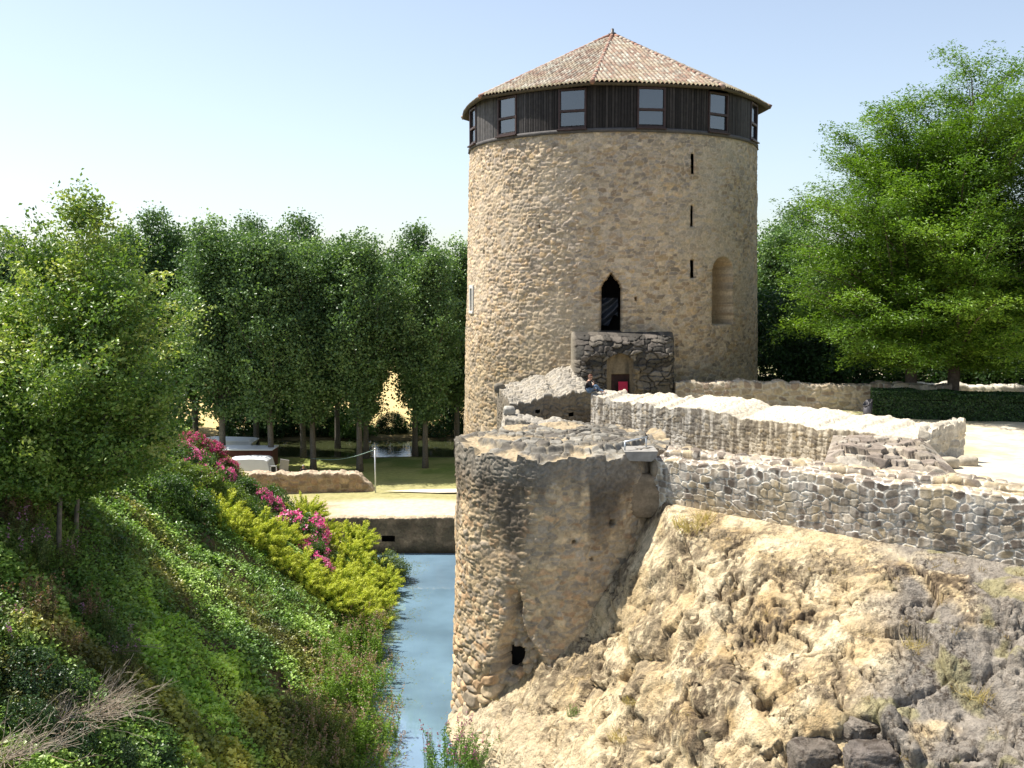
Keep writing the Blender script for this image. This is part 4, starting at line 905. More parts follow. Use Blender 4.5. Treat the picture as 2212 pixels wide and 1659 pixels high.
# ================================================================== TREES
def limb(rng, p, q, r0, r1, k=5, wob=0.12):
    t = np.linspace(0, 1, k)[:, None]; L_ = np.linalg.norm(np.array(q) - np.array(p))
    pts = np.array(p) * (1 - t) + np.array(q) * t + rng.normal(size=(k, 3)) * wob * L_ * 0.25 * np.sin(np.pi * t); pts[:, 2] += 0.06 * L_ * np.sin(np.pi * t[:, 0])
    return pts, np.linspace(r0, r1, k)
def bark_col(V, c, s): return np.array(c) * (0.7 + 0.6 * fbm(V * np.array([3, 3, 0.8]), 2, 3, s))[:, None]
def branch_crown(rng, zlo, zhi, rad, nl, el, ntw, per, ltw, leaf, cols, lean=(0, 0), droop=0.0, wid=0.6, up=0.8, fill=0.3, thick=0.10):
    """limbs from the trunk to the crown's outline, side twigs along them and leaves along the twigs"""
    limbs, C_, N_, D_, K_ = [], [], [], [], []; g = np.asarray(cols, float); cum = 0
    tt = rng.random(nl * 5); rr = rad(tt); tt = tt[rng.random(len(tt)) < rr / rr.max() * 0.85 + 0.15][:nl]; nl = len(tt)
    for i in range(nl):
        t = tt[i]; az = i * 2.39996 + rng.normal() * 0.35; short = rng.random() < fill; r = rad(t) * (rng.uniform(0.35, 0.7) if short else rng.uniform(0.74, 1.16)); z = zlo + (zhi - zlo) * t
        e_ = el(t) + rng.normal() * 0.10; za = max(zlo * 0.85, z - r * math.tan(e_)); f = za / zhi
        p0 = np.array([lean[0] * f ** 1.3, lean[1] * f ** 1.3, za]); lx = np.array([lean[0] * (z / zhi) ** 1.3, lean[1] * (z / zhi) ** 1.3, 0])
        p2 = lx + np.array([r * math.cos(az), r * math.sin(az), z - droop * r]); L_ = np.linalg.norm(p2 - p0)
        p1 = (p0 + p2) / 2 + np.array([0, 0, (0.10 + 0.5 * droop) * L_]) + rng.normal(size=3) * 0.05 * L_
        s_ = np.linspace(0, 1, 8)[:, None]; pts = (1 - s_) ** 2 * p0 + 2 * s_ * (1 - s_) * p1 + s_ ** 2 * p2; limbs.append((pts, L_))
        n = max(3, int(ntw * min(1.4, L_ / 4 + 0.25))); u = np.linspace(0.18, 1.0, n) + rng.normal(size=n) * 0.03; u = np.clip(u, 0, 1)[:, None]
        q = (1 - u) ** 2 * p0 + 2 * u * (1 - u) * p1 + u ** 2 * p2; tg = unit(2 * (1 - u) * (p1 - p0) + 2 * u * (p2 - p1))
        sd_ = unit(np.cross(tg, np.array([0, 0, 1.0]))) * np.where(np.arange(n) % 2, 1, -1)[:, None]
        a_ = rng.uniform(0.5, 1.2, n)[:, None] * (1 - 0.85 * (u > 0.93)); d = unit(tg * np.cos(a_) + sd_ * np.sin(a_) + rng.normal(size=(n, 3)) * 0.22)
        lt = ltw * rng.uniform(0.55, 1.2, n); k = rng.poisson(per, n); ci = np.repeat(np.arange(n), k); m = len(ci)
        w_ = rng.random(m); sprd = thick * (0.6 + 1.4 * np.sin(np.pi * np.clip(w_ + 0.1, 0, 1)))[:, None] * rng.normal(size=(m, 3)) * np.array([1.3, 1.3, 0.75])
        pos = q[ci] + d[ci] * (w_ * lt[ci])[:, None] + sprd; pos[:, 2] -= droop * 0.8 * (w_ * lt[ci]) ** 2
        C_.append(pos); N_.append(rng.normal(size=(m, 3)) * 0.65 + np.array([0, 0, up])); D_.append(d[ci] + rng.normal(size=(m, 3)) * 0.7)
        mix = np.clip(rng.normal(0.5, 0.22) + rng.normal(size=n)[ci] * 0.12 + rng.normal(size=m) * 0.12, 0, 0.999) * (len(g) - 1); lo = mix.astype(int); fr_ = (mix - lo)[:, None]
        K_.append((g[lo] * (1 - fr_) + g[lo + 1] * fr_) * (0.78 + 0.44 * rng.random(m))[:, None])
    cen = np.concatenate(C_); n = len(cen); L_ = leaf * (0.65 + 0.7 * rng.random(n))
    V, F, K = leaves(cen, np.concatenate(N_), L_, L_ * wid, np.concatenate(K_), rng, np.concatenate(D_))
    return V, F, K, limbs
def make_tree(name, label, cat, seed, H, zc, rad, nl, el, ntw, per, ltw, leaf, cols, trunk_r, lean=(0, 0), droop=0.0, up=0.8, bark=(0.16, 0.13, 0.10), mat=None, group=None, wid=0.6, fill=0.3, thick=0.10):
    rng = np.random.default_rng(seed); t = thing(name, label, cat, (0, 0, 0), group)
    V, F, K, limbs = branch_crown(rng, zc, H, rad, nl, el, ntw, per, ltw, leaf, cols, lean, droop, wid, up, fill, thick)
    a = Acc(); k = 14; z = np.linspace(-0.4, H * 0.93, k)
    f = np.clip(z / H, 0, 1)[:, None]; pts = np.concatenate([np.array([lean]) * f ** 1.3 + rng.normal(size=(k, 2)) * 0.04 * f, z[:, None]], 1)
    rr_ = trunk_r * (1 - 0.93 * np.clip(z / (H * 0.93), 0, 1)) * np.where(z < 0.3, 1.25, 1.0); add_tube(a, pts, rr_, 9)
    for lp, L_ in limbs:
        r0 = max(0.012, min(0.5 * np.interp(lp[0, 2], z, rr_), 0.016 * L_ + 0.004)); add_tube(a, lp, np.linspace(r0, 0.006, 8), 4)
    Vt, Ft, _ = a.arr(); obj('trunk', Vt, Ft, M_BARK, bark_col(Vt, bark, seed), t)
    obj('crown', V, F, mat or M_LEAF, K, t, False)
    return t
# poplars standing on the lawn beyond the moat
def pop_rad(w):
    return lambda t: w * np.clip(np.minimum(0.35 + 1.6 * t, 1.12 - 0.25 * t), 0, 1) * np.sqrt(np.clip(1.03 - t ** 5.0, 0, 1))
GP = [(0.060, 0.112, 0.040), (0.112, 0.195, 0.068), (0.21, 0.315, 0.115)]
POP = []
for i, (H, wd) in enumerate([(18.8, 3.5), (19.6, 3.1), (18.2, 3.8)]):
    POP.append(make_tree('poplar', 'tall poplar', 'tree', 500 + i, H, 4.4, pop_rad(wd * 0.76), 120, lambda t: 0.85 + 0.35 * t, 14, 25, 1.0, 0.21, GP, 0.26, (0.2 * (i - 1), 0), up=0.4, bark=(0.15, 0.135, 0.11), mat=M_GLOSSLEAF, group='tall poplars on the lawn', wid=0.75, fill=0.25, thick=0.22))
pops = [  # display x, distance, variant, scale, rotation, label
 (-60, 78, 0, 0.93, 0.3, 'poplar at the far left edge, half outside the view'), (35, 79, 1, 0.90, 1.2, 'rounded poplar crown at left, showing left of the pointed yellow-green tree'),
 (130, 84, 2, 0.97, 2.0, 'poplar hidden mostly behind the pointed yellow-green tree'), (262, 79, 0, 0.99, 2.9, 'poplar just right of the tip of the yellow-green tree'),
 (360, 82, 1, 1.0, 4.0, 'poplar rising directly above the pink flowers on the bank'), (482, 75.5, 2, 1.02, 5.2, 'highest poplar, its grey trunk rising before the white trailer'),
 (586, 74, 0, 0.955, 0.7, 'poplar whose thick pale trunk stands beside the white van'), (656, 80, 1, 0.975, 1.8, 'slender poplar between the van trunk and the pale middle trunk, trunk dark'),
 (677, 74.6, 2, 0.93, 3.3, 'poplar with a grey trunk right behind the low brown garden wall'), (777, 74.2, 0, 0.95, 4.4, 'poplar with a grey trunk near the metal post'),
 (791, 80, 2, 0.90, 0.1, 'poplar with a dark trunk close behind the grey trunk by the post'), (897, 82, 1, 0.94, 5.9, 'poplar with thin dark trunk, left of the pair near the tower'),
 (919, 75.5, 0, 0.90, 2.4, 'poplar with a grey trunk standing nearest the tower'), (987, 83, 2, 0.95, 1.0, 'poplar whose crown is cut by the left edge of the tower'),
 (555, 84, 1, 0.98, 2.2, 'poplar in the rear row behind the red trailer'), (730, 86, 0, 0.95, 5.0, 'poplar in the rear row in front of the straw field'), (425, 86, 0, 1.0, 0.9, 'poplar in the rear row left of the highest one'),
 (1655, 80, 0, 0.99, 1.9, 'poplar just right of the tower, behind the yard wall'), (1700, 84, 1, 1.03, 0.2, 'pointed poplar between the tower and the big green yard tree'), (1748, 78, 2, 0.98, 3.8, 'poplar half hidden behind the left side of the yard tree')]
for n_, (px, Yd, v_, s_, rz, lab) in enumerate(pops):
    o = POP[v_] if n_ == [q[2] for q in pops].index(v_) else copy_tree(POP[v_])
    p = at_y(px, 1000, Yd); o.location = (p[0], Yd, Z_LOW - 0.02); o.scale = (s_ * 1.02, s_ * 1.02, s_); o.rotation_euler = (0, 0, rz); o['label'] = lab
# the wood behind, reading as one mass
rng = np.random.default_rng(9); n = 130000
X = rng.uniform(-75, 75, n); ztop = 2.2 + 3.0 * (vn(p3(X, 0 * X), 0.17, 7) - 0.5) + 2.0 * (vn(p3(X, 0 * X), 0.6, 8) - 0.5) - 0.04 * np.maximum(0, -X - 30)
Zw = Z_LOW + (ztop - Z_LOW) * rng.random(n) ** 0.8; Yw = 92 + 7 * rng.random(n) + 3 * (vn(p3(X, Zw), 0.25, 9) - 0.5)
gap = (vn(p3(X, Zw), 0.28, 10) < 0.36) & (Zw < -2); gap |= (np.abs(X + 13.0 + 1.5 * (vn(p3(X, Zw), 0.5, 13) - 0.5)) < 2.9) & (Zw < -8.6 + 1.8 * (vn(p3(X, 0 * X), 0.5, 11) - 0.5)) & (Zw > -16)
k = ~gap; pos = np.stack([X, Yw, Zw], -1)[k]; n = len(pos)
g = np.array(GP) * 0.8; m = np.clip(vn(pos, 0.4, 12) * 1.2 - 0.1 + 0.3 * (rng.random(n) - 0.5), 0, 1)[:, None]  # poplar greens darkened to put shade into the wood
colr = (g[0] * (1 - m) + g[1] * m) * (0.7 + 0.6 * rng.random(n))[:, None]
V, F, K = leaves(pos, rng.normal(size=(n, 3)) + np.array([0, -0.5, 0.5]), 0.48, 0.36, colr, rng)
tag(obj('woodland', V, F, M_LEAF, K, None, False), 'dark green mass of woodland beyond the river', 'woodland', kind='stuff')

# bright pinnate-leaved trees of the castle yard
GR = [(0.055, 0.115, 0.012), (0.11, 0.205, 0.016), (0.20, 0.32, 0.03)]
def yard_rad(w): return lambda t: w * np.interp(t, [0, 0.12, 0.38, 0.6, 0.8, 0.93, 1], [0.5, 0.94, 1.0, 0.90, 0.72, 0.48, 0.16])
def yard_tree(seed, px, Yd, top, w, lab, lean=(0, 0), zc=2.4, ncl=620, per=165):
    p = at_y(px, 860, Yd); H = at_y(px, top, Yd)[2] - Z_YARD
    t = make_tree('broadleaf_tree', lab, 'tree', seed, H, zc, yard_rad(w), 165, lambda t: 0.38 + 0.5 * t, 20, 52, 1.30, 0.15, GR, 0.30, lean, droop=0.10, up=1.5, bark=(0.13, 0.10, 0.075), wid=0.40, fill=0.38, thick=0.13)
    t.location = (p[0], Yd, Z_YARD); return t
yard_tree(601, 2057, 47.3, 112, 6.3, 'tallest bright green tree, its forked trunk right behind the hedge', (0.4, 0))
yard_tree(602, 1968, 48.2, 215, 5.35, 'bright green tree nearest the tower, straight trunk behind the hedge end', (-0.8, 0), ncl=520)
yard_tree(603, 2330, 48.5, 130, 6.6, 'bright green tree at the right edge, its trunk outside the view', (0, 0), ncl=520)
# dark undergrowth behind the yard wall
rng = np.random.default_rng(15)
def bush_mesh(rng, r, h, n, leaf, cols, up=0.6, seed=0, wid=0.6):
    return crown(rng, 0.0, h, lambda t: r * np.sqrt(np.clip(1.05 - (t * 1.0) ** 2.2, 0, 1)), n, 48, r * 0.30, 0.8, leaf, cols, 0, 0, 0, up, 0.6, 0.5, seed, wid)[:3]
def make_bush(name, label, cat, seed, r, h, n, leaf, cols, group=None, mat=None, stems=7, bark=(0.10, 0.075, 0.05), up=0.6, wid=0.6):
    rng = np.random.default_rng(seed); t = thing(name, label, cat, (0, 0, 0), group)
    V, F, K = bush_mesh(rng, r, h, n, leaf, cols, up, seed, wid)
    a = Acc()
    for i in range(stems):
        an = rng.random() * 6.28; q = (r * 0.6 * math.cos(an), r * 0.6 * math.sin(an), h * 0.75); pp, pr = limb(rng, (0.1 * math.cos(an), 0.1 * math.sin(an), -0.2), q, 0.03, 0.008); add_tube(a, pp, pr, 4)
    Vt, Ft, _ = a.arr(); obj('stems', Vt, Ft, M_BARK, np.array(bark), t); obj('foliage', V, F, mat or M_LEAF, K, t, False); return t
DK = [(0.018, 0.045, 0.012), (0.032, 0.078, 0.018), (0.055, 0.12, 0.03)]
b1 = make_bush('shrub', 'dark bushy undergrowth', 'shrub', 21, 3.4, 6.2, 260, 0.28, DK, 'dark shrubs behind the yard wall')
for n_, (px, Yd, sc, lab) in enumerate([(1668, 62, 0.9, 'dark tall shrub beside the tower foot, above the yard wall'), (1775, 60, 0.75, 'dark shrub behind the middle of the yard wall'), (1870, 62, 0.8, 'dark shrub behind the end of the yard wall'), (2120, 60, 0.8, 'dark shrub seen between the trunks at the right edge'), (2010, 61, 0.75, 'dark shrub in the gap between the two yard tree trunks'), (2230, 58, 0.8, 'dark shrub cut by the right edge of the view')]):
    o = b1 if n_ == 0 else copy_tree(b1); p = at_y(px, 860, Yd); o.location = (p[0], Yd, Z_YARD - 0.2); o.scale = (sc, sc, sc); o.rotation_euler = (0, 0, n_ * 1.3); o['label'] = lab
# light green shrub and dark ones by the far river
LT = [(0.06, 0.12, 0.025), (0.10, 0.19, 0.04), (0.16, 0.27, 0.07)]
b2 = make_bush('shrub', 'pale green round shrub on the far river bank between two trunks', 'shrub', 22, 1.9, 2.9, 200, 0.20, LT); p = at_y(762, 955, 92.5); b2.location = (p[0], 92.5, Z_LOW - 0.1); b2.scale = (1, 1, 1)
for n_, (px, Yd, sc, lab) in enumerate([(848, 94, 0.33, 'low dark shrub on the river bank right of the pale shrub'), (690, 93, 0.42, 'low dark shrub on the river bank left of the pale shrub'), (610, 93, 0.55, 'dark shrub by the river behind the leaning board'), (955, 93, 0.6, 'dark shrub by the river beside the bastion edge'), (530, 93, 0.6, 'dark shrub above the white trailer roof')]):
    o = copy_tree(b1); p = at_y(px, 960, Yd); o.location = (p[0], Yd, Z_LOW - 0.2); o.scale = (sc * 1.3, sc, sc); o.rotation_euler = (0, 0, n_ * 2.1); o['label'] = lab; o['group'] = 'dark shrubs along the far river'

# near trees at the left, at the top of the bank
YG = [(0.06, 0.12, 0.022), (0.13, 0.22, 0.038), (0.25, 0.34, 0.07), (0.52, 0.54, 0.17)]
MG = [(0.05, 0.105, 0.02), (0.10, 0.18, 0.035), (0.18, 0.28, 0.055)]
def cone_rad(w): return lambda t: w * np.interp(t, [0, 0.08, 0.24, 0.4, 0.56, 0.66, 0.77, 0.89, 0.95, 1.0], [0.5, 0.75, 0.96, 1.0, 0.93, 0.78, 0.52, 0.22, 0.08, 0.03])
def near_tree(seed, px, py, Yd, topx, topy, w, cols, lab, ncl, per, zc, mat=None, lean_x=0):
    p = at_y(px, py, Yd); q = at_y(topx, topy, Yd); zb = bank_z(np.array([p[0]]), np.array([Yd]))[0] - 0.1
    t = make_tree('broadleaf_tree', lab, 'tree', seed, q[2] - zb, zc, cone_rad(w), ncl, lambda t: 0.55 + 0.6 * t, 15, per, 0.75, 0.13, cols, 0.085, (q[0] - p[0], 0.3), up=0.7, bark=(0.20, 0.175, 0.14), mat=mat, wid=0.62, fill=0.35, thick=0.12)
    t.location = (p[0], Yd, zb); return t
near_tree(701, 124, 1140, 30.0, 165, 428, 3.75, YG, 'pointed yellow-green tree at left, slim pale trunk at the top of the bank', 210, 36, 2.2, M_GLOSSLEAF)
near_tree(702, 161, 1110, 31.6, 205, 700, 2.5, MG, 'dark green tree close beside the pointed one, second slim trunk', 140, 36, 1.7, M_GLOSSLEAF)
near_tree(703, -60, 1120, 31.5, -60, 640, 2.9, MG, 'dark green tree cut by the left edge of the view', 105, 36, 1.2, M_GLOSSLEAF)

# ================================================================== PLANTS ON THE BANK
GOLD = [(0.10, 0.17, 0.02), (0.32, 0.42, 0.04), (0.58, 0.61, 0.085)]
def make_juniper(seed, label):
    rng = np.random.default_rng(seed); t = thing('juniper', label, 'shrub', (0, 0, 0), 'golden spreading junipers')
    C_, N_, D_, K_ = [], [], [], []; a = Acc()
    for i in range(75):
        an = rng.random() * 6.28; el = rng.uniform(0.12, 1.0); L_ = rng.uniform(0.75, 1.35)
        d = np.array([math.cos(an) * math.cos(el), math.sin(an) * math.cos(el), math.sin(el)]) ; s_ = np.linspace(0.1, 1, 9)
        base = np.array([rng.normal() * 0.25, rng.normal() * 0.25, 0.0]); pts = base + d * (s_ * L_)[:, None]; pts[:, 2] += 0.18 * L_ * s_ ** 2 * (1 - el * 0.6)
        if i % 4 == 0: add_tube(a, pts[:6], np.linspace(0.018, 0.006, 6), 4)
        for j in range(9):
            k = 15; tt = rng.random(k); b = pts[max(j - 1, 0)] + (pts[j] - pts[max(j - 1, 0)]) * tt[:, None]
            dd = unit(pts[j] - pts[max(j - 1, 0)] + 1e-6) if j else d
            dv = unit(dd + rng.normal(size=(k, 3)) * 0.45 + np.array([0.10, 0, 0.25]))
            C_.append(b + dv * 0.07 + rng.normal(size=(k, 3)) * 0.03); D_.append(dv); N_.append(rng.normal(size=(k, 3)) + np.array([0, 0, 0.7]))
            m = np.clip(s_[j] * 1.1 - 0.15 + rng.normal(size=k) * 0.12, 0, 1)[:, None]; g = np.array(GOLD)
            K_.append(np.where(m < 0.5, g[0] * (1 - 2 * m) + g[1] * 2 * m, g[1] * (2 - 2 * m) + g[2] * (2 * m - 1)))
    cen = np.concatenate(C_); V, F, K = leaves(cen, np.concatenate(N_), 0.19, 0.036, np.concatenate(K_), rng, np.concatenate(D_))
    Vt, Ft, _ = a.arr(); obj('stems', Vt, Ft, M_BARK, np.array((0.12, 0.085, 0.05)), t); obj('foliage', V, F, M_NEEDLE, K, t, False); return t
BG = [(0.035, 0.075, 0.016), (0.07, 0.14, 0.03), (0.14, 0.23, 0.05)]
def make_rose(seed, label, cols, pet, dens):
    t = make_bush('flowering_shrub', label, 'flowering shrub', seed, 0.75, 1.0, 70, 0.085, cols, 'pink flowering shrubs on the bank')
    rng = np.random.default_rng(seed + 5); nb = dens
    th = rng.random(nb) * 6.28; ph = np.arccos(rng.uniform(-0.05, 1, nb)); r_ = 0.80 + 0.12 * rng.random(nb)
    c = np.stack([np.sin(ph) * np.cos(th) * r_, np.sin(ph) * np.sin(th) * r_, 0.15 + np.cos(ph) * r_ * 1.0], -1)
    keep = fbm(c, 1.8, 2, seed) > 0.42; c = c[keep]; k = 9; ci = np.repeat(c, k, 0); n = len(ci)
    pos = ci + rng.normal(size=(n, 3)) * 0.045; nr = unit(ci) + rng.normal(size=(n, 3)) * 0.7
    colp = np.array(pet)[rng.integers(len(pet), size=n)] * (0.75 + 0.5 * rng.random(n))[:, None]
    V, F, K = leaves(pos, nr, 0.075, 0.07, colp, rng); obj('blossom', V, F, M_PETAL, K, t, False); return t
PET = [(0.92, 0.14, 0.42), (0.95, 0.28, 0.54), (0.80, 0.08, 0.30), (0.92, 0.42, 0.58)]
def place(o, px, py, sc, rz, lab, tilt=0.25, lift=0.0, sz=1.0):
    p = bank_hit(px, py); n_ = bank_normal(p[0:1], p[1:2])[0]
    o.location = (p[0], p[1], p[2] - 0.1 + lift); o.scale = (sc, sc, sc * sz); o.rotation_euler = (0, tilt, rz if tilt == 0 else 0)
    o.rotation_euler = (0.0, 0.0, rz) if tilt == 0 else (0.0, tilt, 0.0)
    o['label'] = lab; return o
J = [make_juniper(801, 'j'), make_juniper(802, 'j')]
jl = [(470, 1120, 1.05, 'golden juniper at the upper end of the row, mostly in shade'), (540, 1165, 1.1, 'golden juniper below the leafy bush, dark side turned to the ivy'), (575, 1210, 0.95, 'golden juniper in the row, second down from the shaded upper one'), (800, 1200, 0.95, 'golden juniper rising in front of the drain hole of the brown wall'), (828, 1262, 0.85, 'golden juniper at the shore corner before the willow'), (665, 1110, 0.8, 'golden juniper topmost of those against the gravel'), (660, 1275, 1.0, 'golden juniper on the ivy side just left of the lowest little pink shrub'), (725, 1260, 1.0, 'golden juniper between the lowest pink shrub and the willow'), (775, 1170, 0.9, 'golden juniper upper right, tips against the retaining wall top'), (815, 1235, 0.95, 'golden juniper reaching right toward the moat above the shore corner'), (505, 1150, 0.95, 'golden juniper between the shaded one and the dark-sided one'), (785, 1345, 0.9, 'golden juniper drooping lowest over the shore weeds'),
      (640, 1245, 1.05, 'golden juniper just left of the largest pink blossoms'), (700, 1300, 1.05, 'golden juniper lowest on the ivy side of the row'), (690, 1150, 0.9, 'golden juniper standing up against the brown retaining wall'),
      (745, 1205, 1.0, 'golden juniper right of the largest pink blossoms'), (770, 1255, 1.05, 'golden juniper beside the small silvery willow'), (745, 1320, 1.1, 'golden juniper at the lower end of the row, above the bank weeds'), (800, 1300, 0.95, 'golden juniper nearest to the moat water'), (610, 1165, 0.8, 'small golden juniper between leafy bush and pink blossoms')]
for i, (px, py, sc, lab) in enumerate(jl):
    o = J[i] if i < 2 else copy_tree(J[i % 2]); place(o, px, py, sc * 1.05, i * 1.9, lab, 0.35); o.rotation_euler = (0.05 * (i % 3 - 1), 0.42, 0.25 * (i % 4 - 1.5))
Q = [make_rose(811, 'r', BG, PET, 190), make_rose(812, 'r', [(0.10, 0.06, 0.03), (0.13, 0.10, 0.035), (0.12, 0.15, 0.04)], [(0.44, 0.03, 0.14), (0.60, 0.06, 0.21), (0.66, 0.16, 0.27)], 150)]
rl_ = [(640, 1175, 0, 1.75, 'largest cluster of bright pink blossoms amid the golden junipers'), (412, 980, 1, 1.1, 'dusky crimson shrub topmost on the bank under the dark tree'), (452, 990, 1, 1.0, 'dusky crimson shrub right of the topmost one'), (488, 1022, 1, 0.85, 'dusky crimson shrub in front of the white van'),
       (390, 1005, 0, 1.1, 'pink shrub under the edge of the dark tree crown'), (430, 1020, 0, 1.1, 'pink shrub above the pale leafy bush'), (555, 1080, 0, 0.9, 'small pink shrub standing alone below the garden wall'), (577, 1105, 0, 0.95, 'small vivid pink shrub right under the lone one'),
       (622, 1150, 1, 0.7, 'dusky small shrub just above the largest pink cluster'), (688, 1228, 1, 0.7, 'dusky reddish shrub below the largest pink cluster'), (684, 1240, 0, 0.9, 'lowest little pink shrub among the junipers'), (600, 1128, 0, 0.8, 'pink shrub just above the dusky small one'), (665, 1205, 0, 1.1, 'pink shrub overlapping the lower right of the largest cluster'), (450, 1045, 0, 0.8, 'pink shrub in front of the pale leafy bush'), (480, 1035, 0, 0.75, 'pink shrub close under the dusky crimson ones')]
used = set()
for i, (px, py, v_, sc, lab) in enumerate(rl_):
    o = Q[v_] if v_ not in used else copy_tree(Q[v_]); used.add(v_); place(o, px, py, sc, 0, lab, 0.3); o.rotation_euler = (0, 0.3, i * 0.9)
PB_ = [(0.07, 0.12, 0.02), (0.14, 0.21, 0.035), (0.25, 0.32, 0.07)]
Bs = [make_bush('leafy_bush', 'b', 'bush', 821, 0.95, 1.15, 90, 0.10, PB_, 'leafy bushes on the bank'), make_bush('leafy_bush', 'b', 'bush', 822, 0.95, 1.0, 90, 0.10, BG, 'leafy bushes on the bank')]
bl = [(430, 1065, 0, 1.1, 'pale yellow-green leafy bush below the upper pink shrubs'), (385, 1045, 0, 0.9, 'pale leafy bush close to the dark tree'), (520, 1064, 1, 0.85, 'darker leafy bush on the crest below the white van'), (490, 1100, 0, 1.0, 'pale leafy bush right above the upper juniper'), (585, 1090, 1, 1.0, 'leafy bush on the crest in front of the brown garden wall'),
      (540, 1115, 1, 0.9, 'leafy bush in the middle of the crest between the pink shrubs'), (625, 1115, 1, 0.85, 'leafy bush at the foot of the crest before the gravel'), (560, 1145, 0, 0.8, 'small pale leafy bush above the golden junipers'), (350, 1080, 1, 1.1, 'dark leafy bush in the shade under the near trees'), (420, 1110, 1, 1.0, 'dark leafy bush left of the shaded juniper')]
used = set()
for i, (px, py, v_, sc, lab) in enumerate(bl):
    o = Bs[v_] if v_ not in used else copy_tree(Bs[v_]); used.add(v_); place(o, px, py, sc, 0, lab, 0.2); o.rotation_euler = (0, 0.2, i * 1.1)
wl = make_bush('willow_shrub', 'small silvery willow leaning over the water beside the retaining wall', 'shrub', 831, 1.0, 1.5, 95, 0.15, [(0.07, 0.11, 0.045), (0.13, 0.19, 0.09), (0.22, 0.28, 0.16)], None, None, 9, wid=0.24)
p = at_y(842, 1262, 53.0); wl.location = (p[0], p[1], -15.7); wl.scale = (0.95, 0.95, 0.95)

# tall weeds along the water's edge
def make_weeds(seed, label, cols, tipc, n=130, h=1.0, r=0.8, name='weed_clump', cat='weeds', group='tall weeds along the moat edge', tips=0.3, leaf=0.10):
    rng = np.random.default_rng(seed); t = thing(name, label, cat, (0, 0, 0), group); a = Acc(); C_, N_, D_, K_ = [], [], [], []; TC_, TK_ = [], []
    for i in range(n):
        an = rng.random() * 6.28; rr_ = r * math.sqrt(rng.random()); b = np.array([rr_ * math.cos(an), rr_ * math.sin(an), -0.15]); hh = h * rng.uniform(0.6, 1.15)
        tip = b + np.array([rng.normal() * 0.14 + 0.25 * b[0], rng.normal() * 0.14 + 0.25 * b[1], hh]); s_ = np.linspace(0, 1, 5)[:, None]
        pts = b * (1 - s_) + tip * s_; pts[:, :2] += (tip - b)[:2] * (s_ ** 2 - s_) * 0.6; add_tube(a, pts, np.linspace(0.008, 0.003, 5), 3, np.array(cols[0]) * 1.2)
        k = 26; u_ = rng.random(k) ** 0.8 * 0.95; ps = np.stack([np.interp(u_, s_[:, 0], pts[:, c]) for c in range(3)], -1); an2 = rng.random(k) * 6.28
        dv = unit(np.stack([np.cos(an2), np.sin(an2), rng.uniform(0.1, 0.9, k)], -1)); C_.append(ps + dv * leaf * 0.5); D_.append(dv); N_.append(rng.normal(size=(k, 3)) * 0.5 + np.array([0, 0, 1.0]))
        g = np.array(cols); m = rng.random(k)[:, None] * 0.6 + 0.4 * rng.random(); K_.append(g[0] * (1 - m) + g[-1] * m)
        if rng.random() < tips:
            q = 14; TC_.append(tip + rng.normal(size=(q, 3)) * np.array([0.03, 0.03, 0.10])); TK_.append(np.array(tipc) * (0.7 + 0.6 * rng.random(q))[:, None])
    cen = np.concatenate(C_); V, F, K = leaves(cen, np.concatenate(N_), leaf * (0.7 + 0.6 * rng.random(len(cen))), leaf * 0.32, np.concatenate(K_), rng, np.concatenate(D_))
    fo = Acc(); fo.add(V, F, K)
    if TC_:
        c = np.concatenate(TC_); fo.add(*leaves(c, rng.normal(size=(len(c), 3)), 0.06, 0.045, np.concatenate(TK_), rng))
    a.obj('stems', M_LEAF, t, False); fo.obj('foliage', M_LEAF, t, False)
    return t
WG = [(0.10, 0.18, 0.02), (0.18, 0.31, 0.035), (0.30, 0.46, 0.07)]; WD = [(0.10, 0.14, 0.025), (0.20, 0.26, 0.05), (0.34, 0.37, 0.11)]
W_ = [make_weeds(841, 'w', WG, (0.34, 0.22, 0.17)), make_weeds(842, 'w', WD, (0.36, 0.24, 0.17), tips=0.3)]
wlst = [(770, 1365, 0, 1.1, 'green weed clump right below the lowest juniper'), (808, 1350, 1, 0.9, 'dusty pinkish weed clump overhanging the water below the junipers'), (725, 1400, 0, 1.1, 'bright green weed clump on the ivy side, second from the junipers'), (780, 1420, 0, 1.15, 'bright green weed clump by the water, below the dusty one'),
        (700, 1450, 0, 1.1, 'leafy green weed clump in the middle of the bank edge'), (745, 1470, 0, 1.2, 'bright green weed clump in the middle of the water edge'), (795, 1480, 0, 1.1, 'green weed clump leaning over the water, mid height of the moat'), (690, 1510, 0, 1.15, 'green weed clump at the foot of the bare soil patch'),
        (745, 1530, 0, 1.25, 'broad green weed clump on the lower water edge'), (800, 1545, 0, 1.15, 'green weed clump on the lower water edge, touching the water'), (685, 1580, 1, 1.1, 'olive weed clump near the bottom, away from the water'), (740, 1600, 0, 1.25, 'green weed clump near the bottom, between the olive one and the water'),
        (800, 1610, 0, 1.2, 'green weed clump near the bottom by the water'), (700, 1645, 1, 1.1, 'olive weed clump cut by the bottom edge, left one'), (765, 1660, 0, 1.25, 'green weed clump cut by the bottom edge, middle one'), (822, 1655, 0, 1.1, 'weed clump cut by the bottom edge, beside the water'), (828, 1440, 1, 0.7, 'thin dark weed clump reaching farthest over the water'), (825, 1560, 1, 0.75, 'thin weed clump trailing into the lower water'),
        (640, 1560, 1, 1.0, 'olive weed clump uphill at the edge of the ivy'), (640, 1635, 1, 1.0, 'sparse olive weed clump at the bottom among the ivy')]
used = set()
for i, (px, py, v_, sc, lab) in enumerate(wlst):
    o = W_[v_] if v_ not in used else copy_tree(W_[v_]); used.add(v_); place(o, px, py, sc, 0, lab, 0.3); o.rotation_euler = (0, 0.22, i * 1.3)
